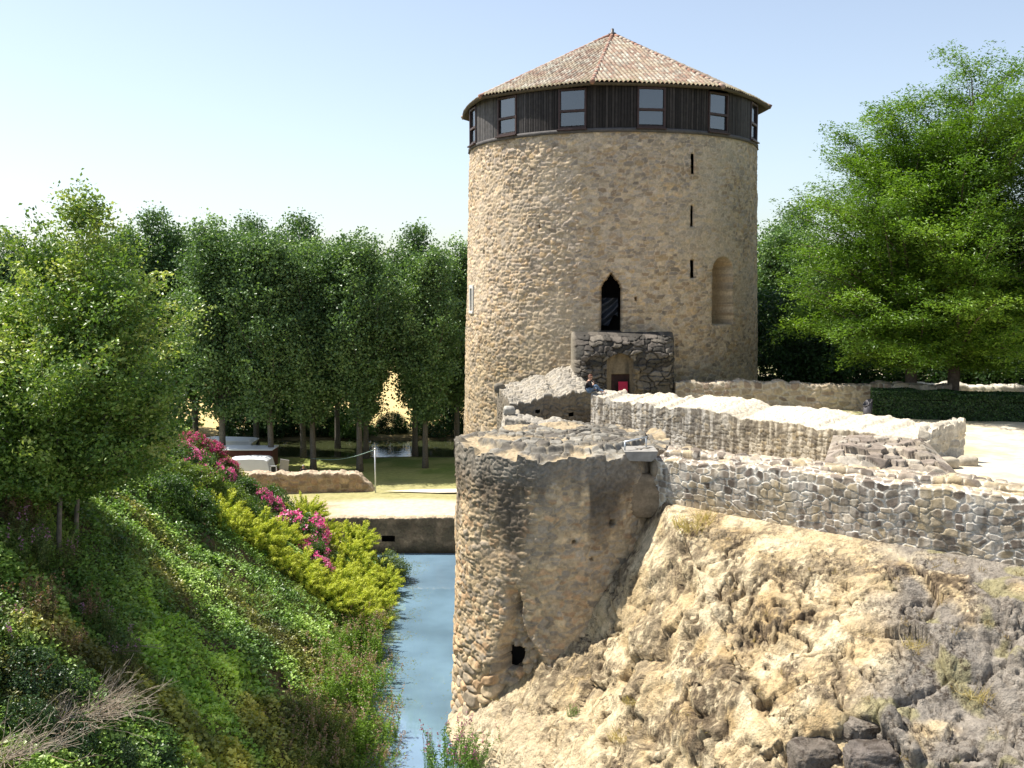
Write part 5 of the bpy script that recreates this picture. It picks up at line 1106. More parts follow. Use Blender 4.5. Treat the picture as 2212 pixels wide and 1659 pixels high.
# taller herbs at the left edge
HB = [(0.075, 0.115, 0.03), (0.15, 0.20, 0.055), (0.25, 0.29, 0.10)]; RB = [(0.10, 0.075, 0.03), (0.20, 0.14, 0.06), (0.20, 0.19, 0.07)]
H_ = [make_weeds(851, 'h', HB, (0.45, 0.20, 0.38), 60, 1.3, 0.7, 'tall_herb', 'wild herbs', 'wild herbs on the left of the bank', 0.12), make_weeds(852, 'h', RB, (0.24, 0.14, 0.09), 70, 0.9, 0.8, 'tall_herb', 'wild herbs', 'wild herbs on the left of the bank', 0.6)]
hl = [(45, 1215, 0, 1.35, 'pale green tall herbs with mauve flower tips at the left edge'), (120, 1230, 0, 1.0, 'pale green tall herbs below the two slim trunks'), (20, 1130, 1, 1.2, 'rusty brown dry herbs under the trees at the left edge'), (60, 1320, 1, 1.2, 'brownish feathery herbs at the left edge, below the mauve flowers'), (150, 1330, 1, 1.1, 'brownish feathery herbs left of the ivy slope'), (210, 1370, 0, 0.9, 'yellowish herbs in the middle, above the dead stems'), (25, 1390, 0, 1.0, 'green herbs at the left edge above the brambles'), (265, 1420, 0, 0.8, 'small yellowish herbs right above the dead stems'), (110, 1400, 1, 0.9, 'brown dry herbs just above the brambles')]
used = set()
for i, (px, py, v_, sc, lab) in enumerate(hl):
    o = H_[v_] if v_ not in used else copy_tree(H_[v_]); used.add(v_); place(o, px, py, sc * 0.85, 0, lab); o.rotation_euler = (0, 0.12, i * 1.7)
# bramble thickets and dead stems in the near corner
BR_ = [(0.022, 0.048, 0.016), (0.045, 0.09, 0.03), (0.09, 0.15, 0.06)]
B_ = make_bush('bramble', 'b', 'bramble', 861, 0.9, 0.9, 95, 0.085, BR_, 'bramble thickets in the near corner', M_GLOSSLEAF, 14, (0.16, 0.07, 0.05))
for i, (px, py, sc, lab) in enumerate([(60, 1470, 1.1, 'bramble thicket with shining leaves, left of the dead stems'), (140, 1490, 0.85, 'bramble thicket right behind the dead stems'), (40, 1570, 1.0, 'dark bramble thicket between the two tangles of dead stems'), (150, 1620, 1.0, 'dark bramble thicket below the larger tangle of dead stems'), (250, 1650, 0.8, 'bramble thicket at the bottom edge, rightmost'), (330, 1640, 0.6, 'small reddish bramble sprig patch at the bottom edge')]):
    o = B_ if i == 0 else copy_tree(B_); place(o, px, py, sc * 0.8, 0, lab); o.rotation_euler = (0, 0.2, i)
def make_twigs(seed, n, L_, label, spread, az0, el0):
    rng = np.random.default_rng(seed); a = Acc()
    for i in range(n):
        az = az0 + rng.normal() * spread; el = el0 + rng.normal() * 0.22; l = L_ * rng.uniform(0.45, 1.2); d = np.array([math.cos(az) * math.cos(el), math.sin(az) * math.cos(el), math.sin(el)])
        s_ = np.linspace(0, 1, 6)[:, None]; b = np.array([rng.normal() * 0.42, rng.normal() * 0.42, -0.1]); pts = b + d * l * s_; pts[:, 2] -= 0.22 * l * s_[:, 0] ** 2 * rng.random(); pts += rng.normal(size=(6, 3)) * 0.02 * s_
        add_tube(a, np.concatenate([[[0, 0, -0.2]], pts]), np.concatenate([[0.012], np.linspace(0.0065, 0.003, 6)]), 4, np.array([(0.33, 0.265, 0.20), (0.25, 0.19, 0.135), (0.40, 0.34, 0.27)][rng.integers(3)]))
        for j in range(2):
            k = rng.integers(2, 5); q = pts[k] + (d + rng.normal(size=3) * 0.5) * 0.25 * l * rng.uniform(0.3, 0.9); add_tube(a, [pts[k], (pts[k] + q) / 2 + rng.normal(size=3) * 0.015, q], [0.005, 0.004, 0.0025], 3, (0.38, 0.32, 0.25))
    t = thing('dead_stems', label, 'dead stems', (0, 0, 0), 'tangles of dead stems'); V, F, K = a.arr(); obj('stems', V, F, M_TWIG, K, t, False); return t
for sd_, n, L_, px, py, lab, az, el in [(871, 150, 1.35, 195, 1560, 'large pale tangle of dead stems fanning to the right', 0.05, 0.5), (872, 70, 1.0, 10, 1655, 'smaller pale tangle of dead stems in the bottom left corner', 0.3, 0.55), (873, 12, 0.9, 250, 1420, 'few thin dead stems lying over the yellowish herbs', 0.1, 0.2), (874, 60, 0.7, 120, 1570, 'short brown dead stems standing among the dark brambles', 1.2, 0.9), (875, 45, 0.8, 90, 1640, 'low dead stems behind the corner tangle', 0.5, 0.7)]:
    o = make_twigs(sd_, n, L_, lab, 0.95, az, el); p = bank_hit(px, py); o.location = (p[0], p[1], p[2] + 0.35)

# ivy and low growth covering the bank
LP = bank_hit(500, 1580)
def cover(seed, n, xr, yr, dens, leaf, cols, lift, up, wid=0.75):
    rng = np.random.default_rng(seed); X = rng.uniform(*xr, n); Y = rng.uniform(*yr, n); P = p3(X, Y, 0 * X)
    k = rng.random(n) < dens(X, Y, P); X, Y, P = X[k], Y[k], P[k]; Z = bank_z(X, Y); n = len(X); k = Z > Z_WATER - 0.1; X, Y, Z, P = X[k], Y[k], Z[k], P[k]; n = len(X)
    pos = np.stack([X, Y, Z], -1); nb = bank_normal(X, Y); pos = pos + nb * (lift * rng.random(n) * (0.3 + 1.4 * fbm(P, 1.5, 3, seed)))[:, None]
    g = np.array(cols); m = np.clip(fbm(P, 0.9, 3, seed + 1) * 1.6 - 0.3 + 0.35 * (rng.random(n) - 0.5), 0, 1) * (len(g) - 1); lo = np.minimum(m.astype(int), len(g) - 2); f = (m - lo)[:, None]
    col = (g[lo] * (1 - f) + g[lo + 1] * f) * (0.7 + 0.6 * rng.random(n))[:, None]
    ol = sst(0.54, 0.64, fbm(P, 0.42, 4, seed + 2))[:, None]; col = col * (1 - ol * 0.8) + col.mean(1, keepdims=True) * np.array([1.35, 1.15, 0.35]) * ol * 0.8          # olive patches of another creeper
    ll = (np.exp(-(((X - LP[0]) * 0.6 + (Y - LP[1]) * 0.25) / 1.5) ** 2 - ((Y - LP[1]) / 4.0) ** 2) > 0.35 + 0.5 * (fbm(P, 0.9, 3, seed + 6) - 0.5))[:, None]; col = np.where(ll, col * np.array([1.45, 1.30, 1.0]) + np.array([0.06, 0.10, 0.02]), col)   # broad-leaved patch, painted brighter as if sunlit
    L_ = leaf * (0.6 + 0.8 * rng.random(n)) * (0.65 + 0.9 * fbm(P, 0.8, 3, seed + 5)) * (1 + 0.3 * ll[:, 0]); return leaves(pos, nb * 0.35 + np.array([-0.15, 0, 0.75]) * up + rng.normal(size=(n, 3)) * 0.5, L_, L_ * wid, col, rng)
def inview(X, Y):
    u = X / Y; return (u > -0.60) & (u < -0.05)
IV = [(0.075, 0.145, 0.03), (0.14, 0.255, 0.048), (0.26, 0.40, 0.08), (0.44, 0.58, 0.15)]
def soil(X, Y, P): return sst(0.43, 0.52, fbm(P, 0.55, 3, 903)) * sst(-10.2, -8.6, X) * (1 - sst(-6.4, -5.4, X)) * sst(36, 34, Y) * sst(26, 30, Y)
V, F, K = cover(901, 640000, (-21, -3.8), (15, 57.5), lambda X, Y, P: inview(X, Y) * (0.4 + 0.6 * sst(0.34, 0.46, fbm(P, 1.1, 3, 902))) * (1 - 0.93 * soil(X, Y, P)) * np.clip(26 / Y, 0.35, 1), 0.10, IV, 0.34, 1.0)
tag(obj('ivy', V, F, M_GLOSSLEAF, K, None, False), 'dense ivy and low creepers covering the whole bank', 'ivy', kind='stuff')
DR = [(0.10, 0.085, 0.03), (0.16, 0.16, 0.045), (0.24, 0.22, 0.08)]
def blades(seed, n, xr, yr, dens, h, cols):
    rng = np.random.default_rng(seed); X = rng.uniform(*xr, n); Y = rng.uniform(*yr, n); P = p3(X, Y, 0 * X); k = rng.random(n) < dens(X, Y, P); X, Y = X[k], Y[k]; Z = bank_z(X, Y); n = len(X)
    d = np.stack([rng.normal(size=n) * 0.35 + 0.25, rng.normal(size=n) * 0.35, np.ones(n)], -1); L_ = h * (0.5 + rng.random(n)); g = np.array(cols); m = rng.random(n)[:, None]
    return leaves(np.stack([X, Y, Z], -1) + unit(d) * (L_ * 0.5)[:, None], rng.normal(size=(n, 3)), L_, 0.02, g[0] * (1 - m) + g[-1] * m, rng, d, 0.02)
V, F, K = blades(905, 110000, (-20, -4.2), (15, 57), lambda X, Y, P: inview(X, Y) * sst(0.46, 0.58, fbm(P, 0.7, 3, 906)), 0.42, [(0.10, 0.14, 0.03), (0.34, 0.36, 0.12)])
tag(obj('grass', V, F, M_LEAF, K, None, False), 'long thin grass growing through the ivy on the bank', 'grass', kind='stuff')

# ------------------------------------------------------------------ plants at the bastion foot and on the rock
pw = make_weeds(881, 'bright green weeds with mauve flowers at the bastion foot by the water', [(0.06, 0.13, 0.018), (0.11, 0.23, 0.03), (0.19, 0.34, 0.05)], (0.40, 0.16, 0.26), 85, 1.15, 0.75, 'weed_clump', 'weeds', None, 0.35, 0.11)
p = at_y(990, 1665, 30.9); pw.location = (p[0], 30.9, p[2]); pw.scale = (1.15, 1.0, 1.25)
o = copy_tree(pw); p = at_y(1105, 1618, 31.9); o.location = (p[0], 31.9, p[2] - 0.1); o.scale = (0.5, 0.5, 0.8); o['label'] = 'green weed tuft growing on the bastion foot below the square hole'
o = copy_tree(pw); p = at_y(928, 1640, 31.5); o.location = (p[0], 31.5, Z_WATER - 0.1); o.scale = (0.22, 0.22, 1.2); o['label'] = 'thin upright weed standing alone in the shallow water'
o = copy_tree(pw); p = rock_hit(1238, 1545); o.location = (p[0], p[1], p[2] - 0.05); o.scale = (0.25, 0.25, 0.35); o['label'] = 'tiny green weed under the rock overhang'
def make_tuft(seed, label, n=90, h=0.45, r=0.3):
    rng = np.random.default_rng(seed); an = rng.random(n) * 6.28; rr_ = r * rng.random(n); d = np.stack([np.cos(an) * 0.6, np.sin(an) * 0.6, 0.6 + rng.random(n)], -1); L_ = h * (0.5 + rng.random(n))
    b = np.stack([rr_ * np.cos(an), rr_ * np.sin(an), 0 * an], -1); m = rng.random(n)[:, None]; V, F, K = leaves(b + unit(d) * (L_ * 0.5)[:, None], rng.normal(size=(n, 3)), L_, 0.018, np.array((0.52, 0.40, 0.18)) * (1 - m) + np.array((0.40, 0.32, 0.13)) * m, rng, d, 0.02)
    t = thing('dry_grass_tuft', label, 'dry grass', (0, 0, 0), 'dry grass tufts on the rock'); obj('blades', V, F, M_LEAF, K, t, False); return t
tf = make_tuft(891, 't')
for i, (px, py, sc, lab) in enumerate([(1490, 1150, 1.5, 'largest straw-coloured grass tuft, high on the rock near the bastion'), (1520, 1125, 1.0, 'straw grass tuft right behind the largest one'), (1690, 1085, 1.1, 'grass tuft on the rock crest against the wall foot'), (1740, 1130, 0.9, 'greenish grass tuft on the crest of the rock below the wall'), (1975, 1400, 0.8, 'straw tuft beside the smooth grey rock face'), (1340, 1600, 0.9, 'straw tuft in the sandy hollow at the bottom'), (1365, 1520, 0.7, 'small straw tuft on the rock edge above the sandy hollow'), (2110, 1510, 0.9, 'straw tuft between the grey boulders at right')]):
    o = tf if i == 0 else copy_tree(tf); p = rock_hit(px, py); o.location = (p[0], p[1], p[2] - 0.04); o.scale = (sc,) * 3; o.rotation_euler = (0, 0, i); o['label'] = lab
# grey boulders breaking out of the slope
def boulder(px, py, sz, seed, rot, col, lab, sink=0.3):
    p = rock_hit(px, py); V, F = ico(5); Q_ = V + seed * 3.3
    Vv = np.sign(V) * np.abs(V) ** 0.55; Vv = Vv / np.max(np.abs(Vv)) * (1 + 0.55 * (fbm(Q_, 0.9, 3, seed) - 0.5) + 0.22 * (ridge(Q_, 1.8, 3, seed + 1) - 0.6) + 0.10 * (fbm(Q_, 6, 3, seed + 2) - 0.5))[:, None]
    cz, sz_ = math.cos(rot), math.sin(rot); Vv = Vv * np.array(sz) / 2; Vv = np.stack([Vv[:, 0] * cz - Vv[:, 1] * sz_, Vv[:, 0] * sz_ + Vv[:, 1] * cz, Vv[:, 2]], -1)
    k = mixc(np.array(col) * 0.6, np.array(col) * 1.25, fbm(Q_, 3.0, 4, seed + 3)); k = mixc(k, (0.07, 0.055, 0.045), sst(0.58, 0.7, fbm(Q_, 5, 3, seed + 4)) * 0.7)
    c = p - np.array([0, 0, sz[2] * (0.5 - (1 - sink)) * 1.0]); o = obj('boulder', Vv + c, F, M_ROCK, k, None, True, c); tag(o, lab, 'boulder')
boulder(1755, 1640, (1.15, 1.0, 1.1), 31, 0.2, (0.20, 0.17, 0.14), 'dark brown boulder at the bottom edge, left of the squared one', 0.6)
boulder(1885, 1650, (1.35, 1.0, 1.0), 32, -0.1, (0.18, 0.155, 0.135), 'dark squared boulder at the bottom edge with a flat top', 0.6)
boulder(1860, 1565, (0.9, 0.8, 0.5), 33, 0.3, (0.26, 0.225, 0.185), 'brown-grey flat boulder just above the dark squared one', 0.55)

# small withered weeds dotted over the crusted parts of the rock
rng = np.random.default_rng(333); Qv = ROCK[2].reshape(-1, 3); pk = ROCK_CRUST.reshape(-1); c_ = rng.choice(len(Qv), 5200); c_ = c_[rng.random(len(c_)) < pk[c_] * 0.16]
k = 16; b = np.repeat(Qv[c_], k, 0); n = len(b); d = rng.normal(size=(n, 3)) * 0.55 + np.array([-0.1, -0.2, 0.8]); L_ = 0.16 * (0.5 + rng.random(n)); b = b + rng.normal(size=(n, 3)) * np.array([0.06, 0.06, 0.01])
m = rng.random(n)[:, None]; V, F, K = leaves(b + unit(d) * (L_ * 0.5)[:, None], rng.normal(size=(n, 3)), L_, 0.016, np.array((0.20, 0.13, 0.06)) * (1 - m) + np.array((0.42, 0.32, 0.15)) * m, rng, d, 0.02)
tag(obj('dry_weeds', V, F, M_LEAF, K, None, False), 'small withered weeds dotted over the rock slope', 'dry weeds', kind='stuff')

# leaves and scum drifting along the moat's left edge and round the bastion foot
rng = np.random.default_rng(444); n = 2600; Yf = rng.uniform(24, 57, n); Xf = np.where(rng.random(n) < 0.75, shore(Yf) + 0.4 + np.abs(rng.normal(size=n)) * 0.55, -1.9 - np.abs(rng.normal(size=n)) * 0.35)
kk = (vn(p3(Xf, Yf), 0.9, 5) > 0.45) & (np.hypot(Xf - BC[0], Yf - BC[1]) > BR + 0.15); Xf, Yf = Xf[kk], Yf[kk]; n = len(Xf)
V, F, K = leaves(np.stack([Xf, Yf, np.full(n, Z_WATER + 0.006)], -1), np.tile([0, 0, 1.0], (n, 1)) + rng.normal(size=(n, 3)) * 0.02, 0.03 + 0.07 * rng.random(n), 0.03 + 0.03 * rng.random(n), np.array([(0.16, 0.19, 0.06), (0.22, 0.19, 0.09), (0.10, 0.14, 0.04)])[rng.integers(3, size=n)], rng, None, 0.0)
tag(obj('floating_leaves', V, F, M_LEAF, K, None, False), 'small leaves and scum floating along the moat edge', 'floating leaves', kind='stuff')

# ================================================================== HEDGE, BIN, VEHICLES
rng = np.random.default_rng(55)
h0, h1 = np.array([16.25, 45.1]), np.array([27.5, 41.6]); hd = (h1 - h0) / np.linalg.norm(h1 - h0); hn = np.array([hd[1], -hd[0]]); HL = np.linalg.norm(h1 - h0); HW, HH = 1.3, 1.2
n = 46000; s_ = rng.uniform(0, HL, n); f = rng.integers(0, 4, n); a_ = rng.random(n); e_ = 0.10 * rng.random(n)
o_ = np.where(f == 0, -e_, np.where(f == 1, HW * a_, np.where(f == 2, HW * a_, -e_))); z_ = np.where((f == 0) | (f == 3), HH * a_, HH - e_)
endm = rng.random(n) < 0.10; s_ = np.where(endm, e_ * 1.5, s_); o_ = np.where(endm, HW * a_, o_); z_ = np.where(endm, HH * rng.random(n), z_)
lump = 0.18 * (vn(p3(s_, z_, o_), 1.3, 5) - 0.5); z_ = z_ + lump * (z_ > 0.8); o_ = o_ + 0.0
pos = np.stack([h0[0] + hd[0] * s_ - hn[0] * (o_ + lump), h0[1] + hd[1] * s_ - hn[1] * (o_ + lump), Z_YARD + z_], -1)
nr = rng.normal(size=(n, 3)) * 0.6 + np.array([hn[0], hn[1], 0])[None] * (o_ < 0.02)[:, None] + np.array([0, 0, 1.0]) * (z_ > HH - 0.25)[:, None]
g = np.array([(0.014, 0.034, 0.010), (0.03, 0.07, 0.016), (0.06, 0.125, 0.03)]); m = rng.random(n)[:, None]
V, F, K = leaves(pos, nr, 0.095, 0.065, g[0] * (1 - m) + g[2] * m * m + g[1] * m * 0.3, rng)
hg = thing('hedge', 'dark clipped hedge along the far side of the yard', 'hedge', (h0[0] + hd[0] * HL / 2, h0[1] + hd[1] * HL / 2, Z_YARD))
obj('foliage', V, F, M_GLOSSLEAF, K, hg, False)
a = Acc()                                      # the dense twiggy inside
cN = np.array([h0[0], h0[1]]) + hd * HL / 2 - hn * HW / 2
V, F = box((cN[0], cN[1], Z_YARD + HH / 2 - 0.04), (HL - 0.3, HW - 0.22, HH - 0.2), 0.08, rz=math.atan2(hd[1], hd[0])); a.add(V, F, (0.012, 0.018, 0.008)); a.obj('stems', M_BARK, hg, False)
M_BIN = mat_plain('bin_grey', (0.07, 0.065, 0.07), 0.45, 0.5, 0.2, 0.15, 8)
c = at_y(1873, 897, 44.7); c[2] = Z_YARD; bn = thing('litter_bin', 'slim dark grey litter bin with slanted open top at the hedge end', 'litter bin', c)
q = np.linspace(0, 2 * np.pi, 21); b = Acc(); sl = 0.16
prof = [(0.15, 0.0, 0), (0.17, 0.05, 0), (0.18, 0.70, sl), (0.165, 0.70, sl), (0.15, 0.10, 0)]
b.grid(np.stack([np.stack([c[0] + r_ * np.cos(q), c[1] + r_ * np.sin(q), c[2] + z_ + k * np.cos(q - 0.4)], -1) for r_, z_, k in prof], 0), (1, 1, 1), flip=True); b.obj('body', M_BIN, bn)
b = Acc(); add_tube(b, [(c[0] + 0.19 * math.cos(t), c[1] + 0.19 * math.sin(t), c[2] + 0.71 + sl * math.cos(t - 0.4)) for t in q], 0.016, 6); b.obj('rim', M_BIN, bn)
b = Acc(); add_tube(b, [(c[0] + 0.22, c[1] + 0.05, c[2] - 0.05), (c[0] + 0.22, c[1] + 0.05, c[2] + 0.85)], 0.025, 8); b.obj('post', M_BIN, bn)

M_WHITE = mat_plain('white_paint', (0.74, 0.76, 0.78), 0.35, 0.5, 0, 0.04, 2)
M_TYRE = mat_plain('black_rubber', (0.02, 0.02, 0.02), 0.8, 0.2); M_AUTO = mat_plain('dark_glass', (0.02, 0.025, 0.03), 0.08, 0.6)
M_WHEEL = mat_plain('wheel_metal', (0.4, 0.4, 0.42), 0.4, 0.5, 0.6)
def wheel(parent, c, r=0.33, w_=0.2):
    t = Acc(); add_tube(t, [(c[0], c[1] - w_ / 2, c[2]), (c[0], c[1] - w_ * 0.4, c[2]), (c[0], c[1] + w_ * 0.4, c[2]), (c[0], c[1] + w_ / 2, c[2])], [r * 0.9, r, r, r * 0.9], 20); o = t.obj('wheel', M_TYRE, parent)
    t = Acc(); add_tube(t, [(c[0], c[1] - w_ / 2 - 0.012, c[2]), (c[0], c[1] - w_ / 2 + 0.02, c[2])], r * 0.6, 16); t.obj('rim', M_WHEEL, o)
# white van, side on, its rear end at the right with one door swung open
Yv = 69.0; re = at_y(578, 1010, Yv)[0]; zt = at_y(560, 993, Yv)[2]; zg = Z_LOW + 0.02; Hh = zt - zg
van = thing('van', 'white van behind the garden wall with its rear door open', 'van', (re - 2.3, Yv + 0.9, zg))
b = Acc(); prof = [(re + 0.16, zg + 0.35), (re + 0.14, zg + 0.9), (re - 0.05, zt - 0.12), (re - 0.28, zt + 0.0), (re - 1.3, zt + 0.03), (re - 2.7, zt - 0.06), (re - 3.1, zt - 0.2), (re - 3.7, zg + 1.05), (re - 4.5, zg + 0.9), (re - 4.62, zg + 0.45), (re - 4.55, zg + 0.32)]
prism(b, prof, Yv, Yv + 1.75); b.obj('body', M_WHITE, van, False)
prof = [(re - 2.62, zt - 0.22), (re - 3.02, zt - 0.26), (re - 3.48, zg + 1.1), (re - 2.62, zg + 1.1)]
b = Acc(); prism(b, prof, Yv - 0.012, Yv + 0.02); b.obj('window', M_AUTO, van, False)
for dx in (-0.75, -3.75): wheel(van, (re + dx, Yv + 0.1, zg + 0.33))
d = Acc(); x0 = re + 0.20
for bx in [((x0 + 0.03, zg + 0.82), (0.06, 1.0)), ((x0 + 0.42, zg + 0.82), (0.06, 1.0)), ((x0 + 0.225, zg + 1.29), (0.45, 0.07)), ((x0 + 0.225, zg + 0.56), (0.45, 0.5))]:
    V, F = box((bx[0][0], Yv - 0.05, bx[0][1]), (bx[1][0], 0.05, bx[1][1]), 0.01, 0, 0, 0); d.add(V, F)
dd = d.obj('rear_door', M_WHITE, van, False); V, F = box((x0 + 0.225, Yv - 0.045, zg + 1.03), (0.34, 0.02, 0.46), 0); obj('window', V, F, M_AUTO, None, dd, False)
V, F = box((re + 0.10, Yv - 0.01, zg + 0.75), (0.05, 0.03, 0.22), 0.008); obj('tail_light', V, F, M_RED, None, van, False)
# dark red trailer with a pale roof edge, and the white box trailer beyond it
M_MAROON = mat_plain('maroon_panel', (0.085, 0.025, 0.022), 0.6, 0.3, 0, 0.2, 3)
Yt = 73.0; xr = at_y(588, 980, Yt)[0]; zt2 = at_y(560, 970.5, Yt)[2]
tr = thing('trailer', 'dark red flat-roofed trailer standing behind the white van', 'trailer', (xr - 2.2, Yt + 0.9, Z_LOW))
b = Acc(); V, F = box((xr - 2.2, Yt + 0.9, Z_LOW + 0.45 + (zt2 - Z_LOW - 0.55) / 2), (4.4, 1.8, zt2 - Z_LOW - 0.55), 0.03); b.add(V, F)
for k in range(6): V, F = box((xr - 0.1 - 0.8 * k, Yt - 0.015, Z_LOW + 0.45 + (zt2 - Z_LOW - 0.55) / 2), (0.05, 0.03, zt2 - Z_LOW - 0.7), 0); b.add(V, F)
b.obj('body', M_MAROON, tr, False)
b = Acc(); V, F = box((xr - 2.2, Yt + 0.85, zt2 - 0.03), (4.55, 2.05, 0.07), 0.015); b.add(V, F); b.obj('roof', M_WHITE, tr, False)
for dx in (-1.2, -3.2): wheel(tr, (xr + dx, Yt + 0.15, Z_LOW + 0.3), 0.3)
Yb = 77.0; xa, xb = at_y(436, 962, Yb)[0], at_y(540, 962, Yb)[0]; zt3 = at_y(500, 953, Yb)[2]
bt = thing('box_trailer', 'white box-bodied trailer with a flared roof corner, farthest of the vehicles', 'trailer', ((xa + xb) / 2, Yb + 1, Z_LOW))
b = Acc(); prof = [(xb - 0.12, Z_LOW + 0.5), (xb - 0.10, zt3 - 0.55), (xb + 0.20, zt3 - 0.10), (xb + 0.05, zt3 - 0.05), (xb - 0.2, zt3), (xa + 0.4, zt3 + 0.08), (xa - 1.4, zt3 - 0.18), (xa - 1.4, Z_LOW + 0.5)]
prism(b, prof, Yb, Yb + 2.1); b.obj('body', M_WHITE, bt, False)
b = Acc()
for zz_ in (zt3 - 0.62, zt3 - 0.12): V, F = box(((xa + xb) / 2, Yb - 0.012, zz_), (xb - xa - 0.2, 0.03, 0.035), 0); b.add(V, F)
b.obj('trim_strip', M_RAIL, bt, False)
for dx in (0.8, 3.0): wheel(bt, (xa + dx, Yb + 0.15, Z_LOW + 0.34), 0.34)
# grey board leaning beside the poplar trunk, and a small dark red shrub next to it
M_GREYB = mat_plain('grey_board', (0.36, 0.35, 0.34), 0.7, 0.3, 0, 0.1, 3)
c = at_y(614, 1006, 69.2); V, F = box((0, 0, 0), (0.62, 0.05, 0.95), 0.012, 0, R(14), R(9)); V2, F2 = box((0, -0.03, -0.40), (0.6, 0.05, 0.06), 0.01, 0, R(14), R(9)); a = Acc(); a.add(V + c, F); a.add(V2 + c, F2)
o = a.obj('leaning_board', M_GREYB, None, False, c); tag(o, 'grey board tilted beside the thick poplar trunk by the van', 'board')
rs = make_bush('shrub', 'small dark reddish shrub between the poplar trunk and the leaning board', 'shrub', 95, 0.36, 1.1, 26, 0.10, [(0.05, 0.012, 0.012), (0.10, 0.03, 0.025), (0.14, 0.05, 0.03)]); p = at_y(599, 1030, 69.6); rs.location = (p[0], 69.6, Z_LOW)
# metal post and its cord
c = at_y(811, 1058, 66.2); c[2] = Z_LOW; tpz = at_y(811, 971, 66.2)[2]
po = thing('metal_post', 'slim white metal post at the crumbled end of the garden wall', 'post', c)
a = Acc(); add_tube(a, [(c[0], c[1], c[2] - 0.1), (c[0], c[1], tpz)], 0.05, 10); a.obj('pole', M_RAIL, po)
a = Acc(); add_tube(a, [(c[0], c[1], tpz - 0.02), (c[0], c[1], tpz + 0.07), (c[0], c[1], tpz + 0.1)], [0.075, 0.075, 0.03], 10); a.obj('cap', M_RAIL, po)
M_CORD = mat_plain('pale_cord', (0.35, 0.5, 0.45), 0.6, 0.3)
a = Acc(); e1 = at_y(672, 990, 74.4); s_ = np.linspace(0, 1, 14)[:, None]; pts = np.array([c[0], c[1], tpz]) * (1 - s_) + e1 * s_; pts[:, 2] -= 0.35 * np.sin(np.pi * s_[:, 0]); add_tube(a, pts, 0.014, 4); a.obj('cord', M_CORD, po)

# ================================================================== PEOPLE
M_SKIN = mat_plain('skin', (0.50, 0.29, 0.20), 0.55, 0.4, 0, 0.06, 8)
def skin_obj(name, chains, mat, parent, root=0, sub=2):
    """chains: lists of (x,y,z,r); points given twice at the same place are shared"""
    V, E, Rr, key = [], [], [], {}
    for ch in chains:
        prev = None
        for (x, y, z, r) in ch:
            k = (round(x, 3), round(y, 3), round(z, 3))
            if k not in key: key[k] = len(V); V.append((x, y, z)); Rr.append(r)
            if prev is not None and prev != key[k]: E.append((prev, key[k]))
            prev = key[k]
    me = bpy.data.meshes.new(name); me.from_pydata(V, E, []); o = bpy.data.objects.new(name, me); C.objects.link(o); me.materials.append(mat)
    md = o.modifiers.new('skin', 'SKIN'); md.use_smooth_shade = True; sv = me.skin_vertices[0].data
    for i, r in enumerate(Rr): sv[i].radius = (r, r); sv[i].use_root = (i == root)
    o.modifiers.new('sub', 'SUBSURF').levels = sub; o.modifiers['sub'].render_levels = sub
    o.parent = parent; OFF[o.name] = np.zeros(3); return o
def hand(w_, d, n, s=1.0):                     # five unequal, slightly curled fingers from a palm
    w_ = np.array(w_, float); d = np.array(d, float) / np.linalg.norm(d); n = np.array(n, float) / np.linalg.norm(n); sd_ = np.cross(d, n); ch = []
    pal = w_ + d * 0.085 * s; ch.append([(*w_, 0.026), (*(w_ + d * 0.045 * s), 0.032), (*pal, 0.030)])
    for k, L_ in enumerate((0.070, 0.082, 0.076, 0.058)):
        b = pal + sd_ * (k - 1.5) * 0.021 * s; m = b + (d * 0.55 + n * 0.18) * L_ * s; t = m + (d * 0.32 + n * 0.42) * L_ * s; ch.append([(*pal, 0.030), (*b, 0.011), (*m, 0.009), (*t, 0.0075)])
    tb = w_ + d * 0.04 * s; t1 = tb - sd_ * 0.045 * s + d * 0.02 * s; t2 = t1 + d * 0.045 * s + n * 0.02 * s; ch.append([(*tb, 0.032), (*t1, 0.013), (*t2, 0.010)]); 
    ch[-1][0] = (*(w_ + d * 0.045 * s), 0.032); return ch
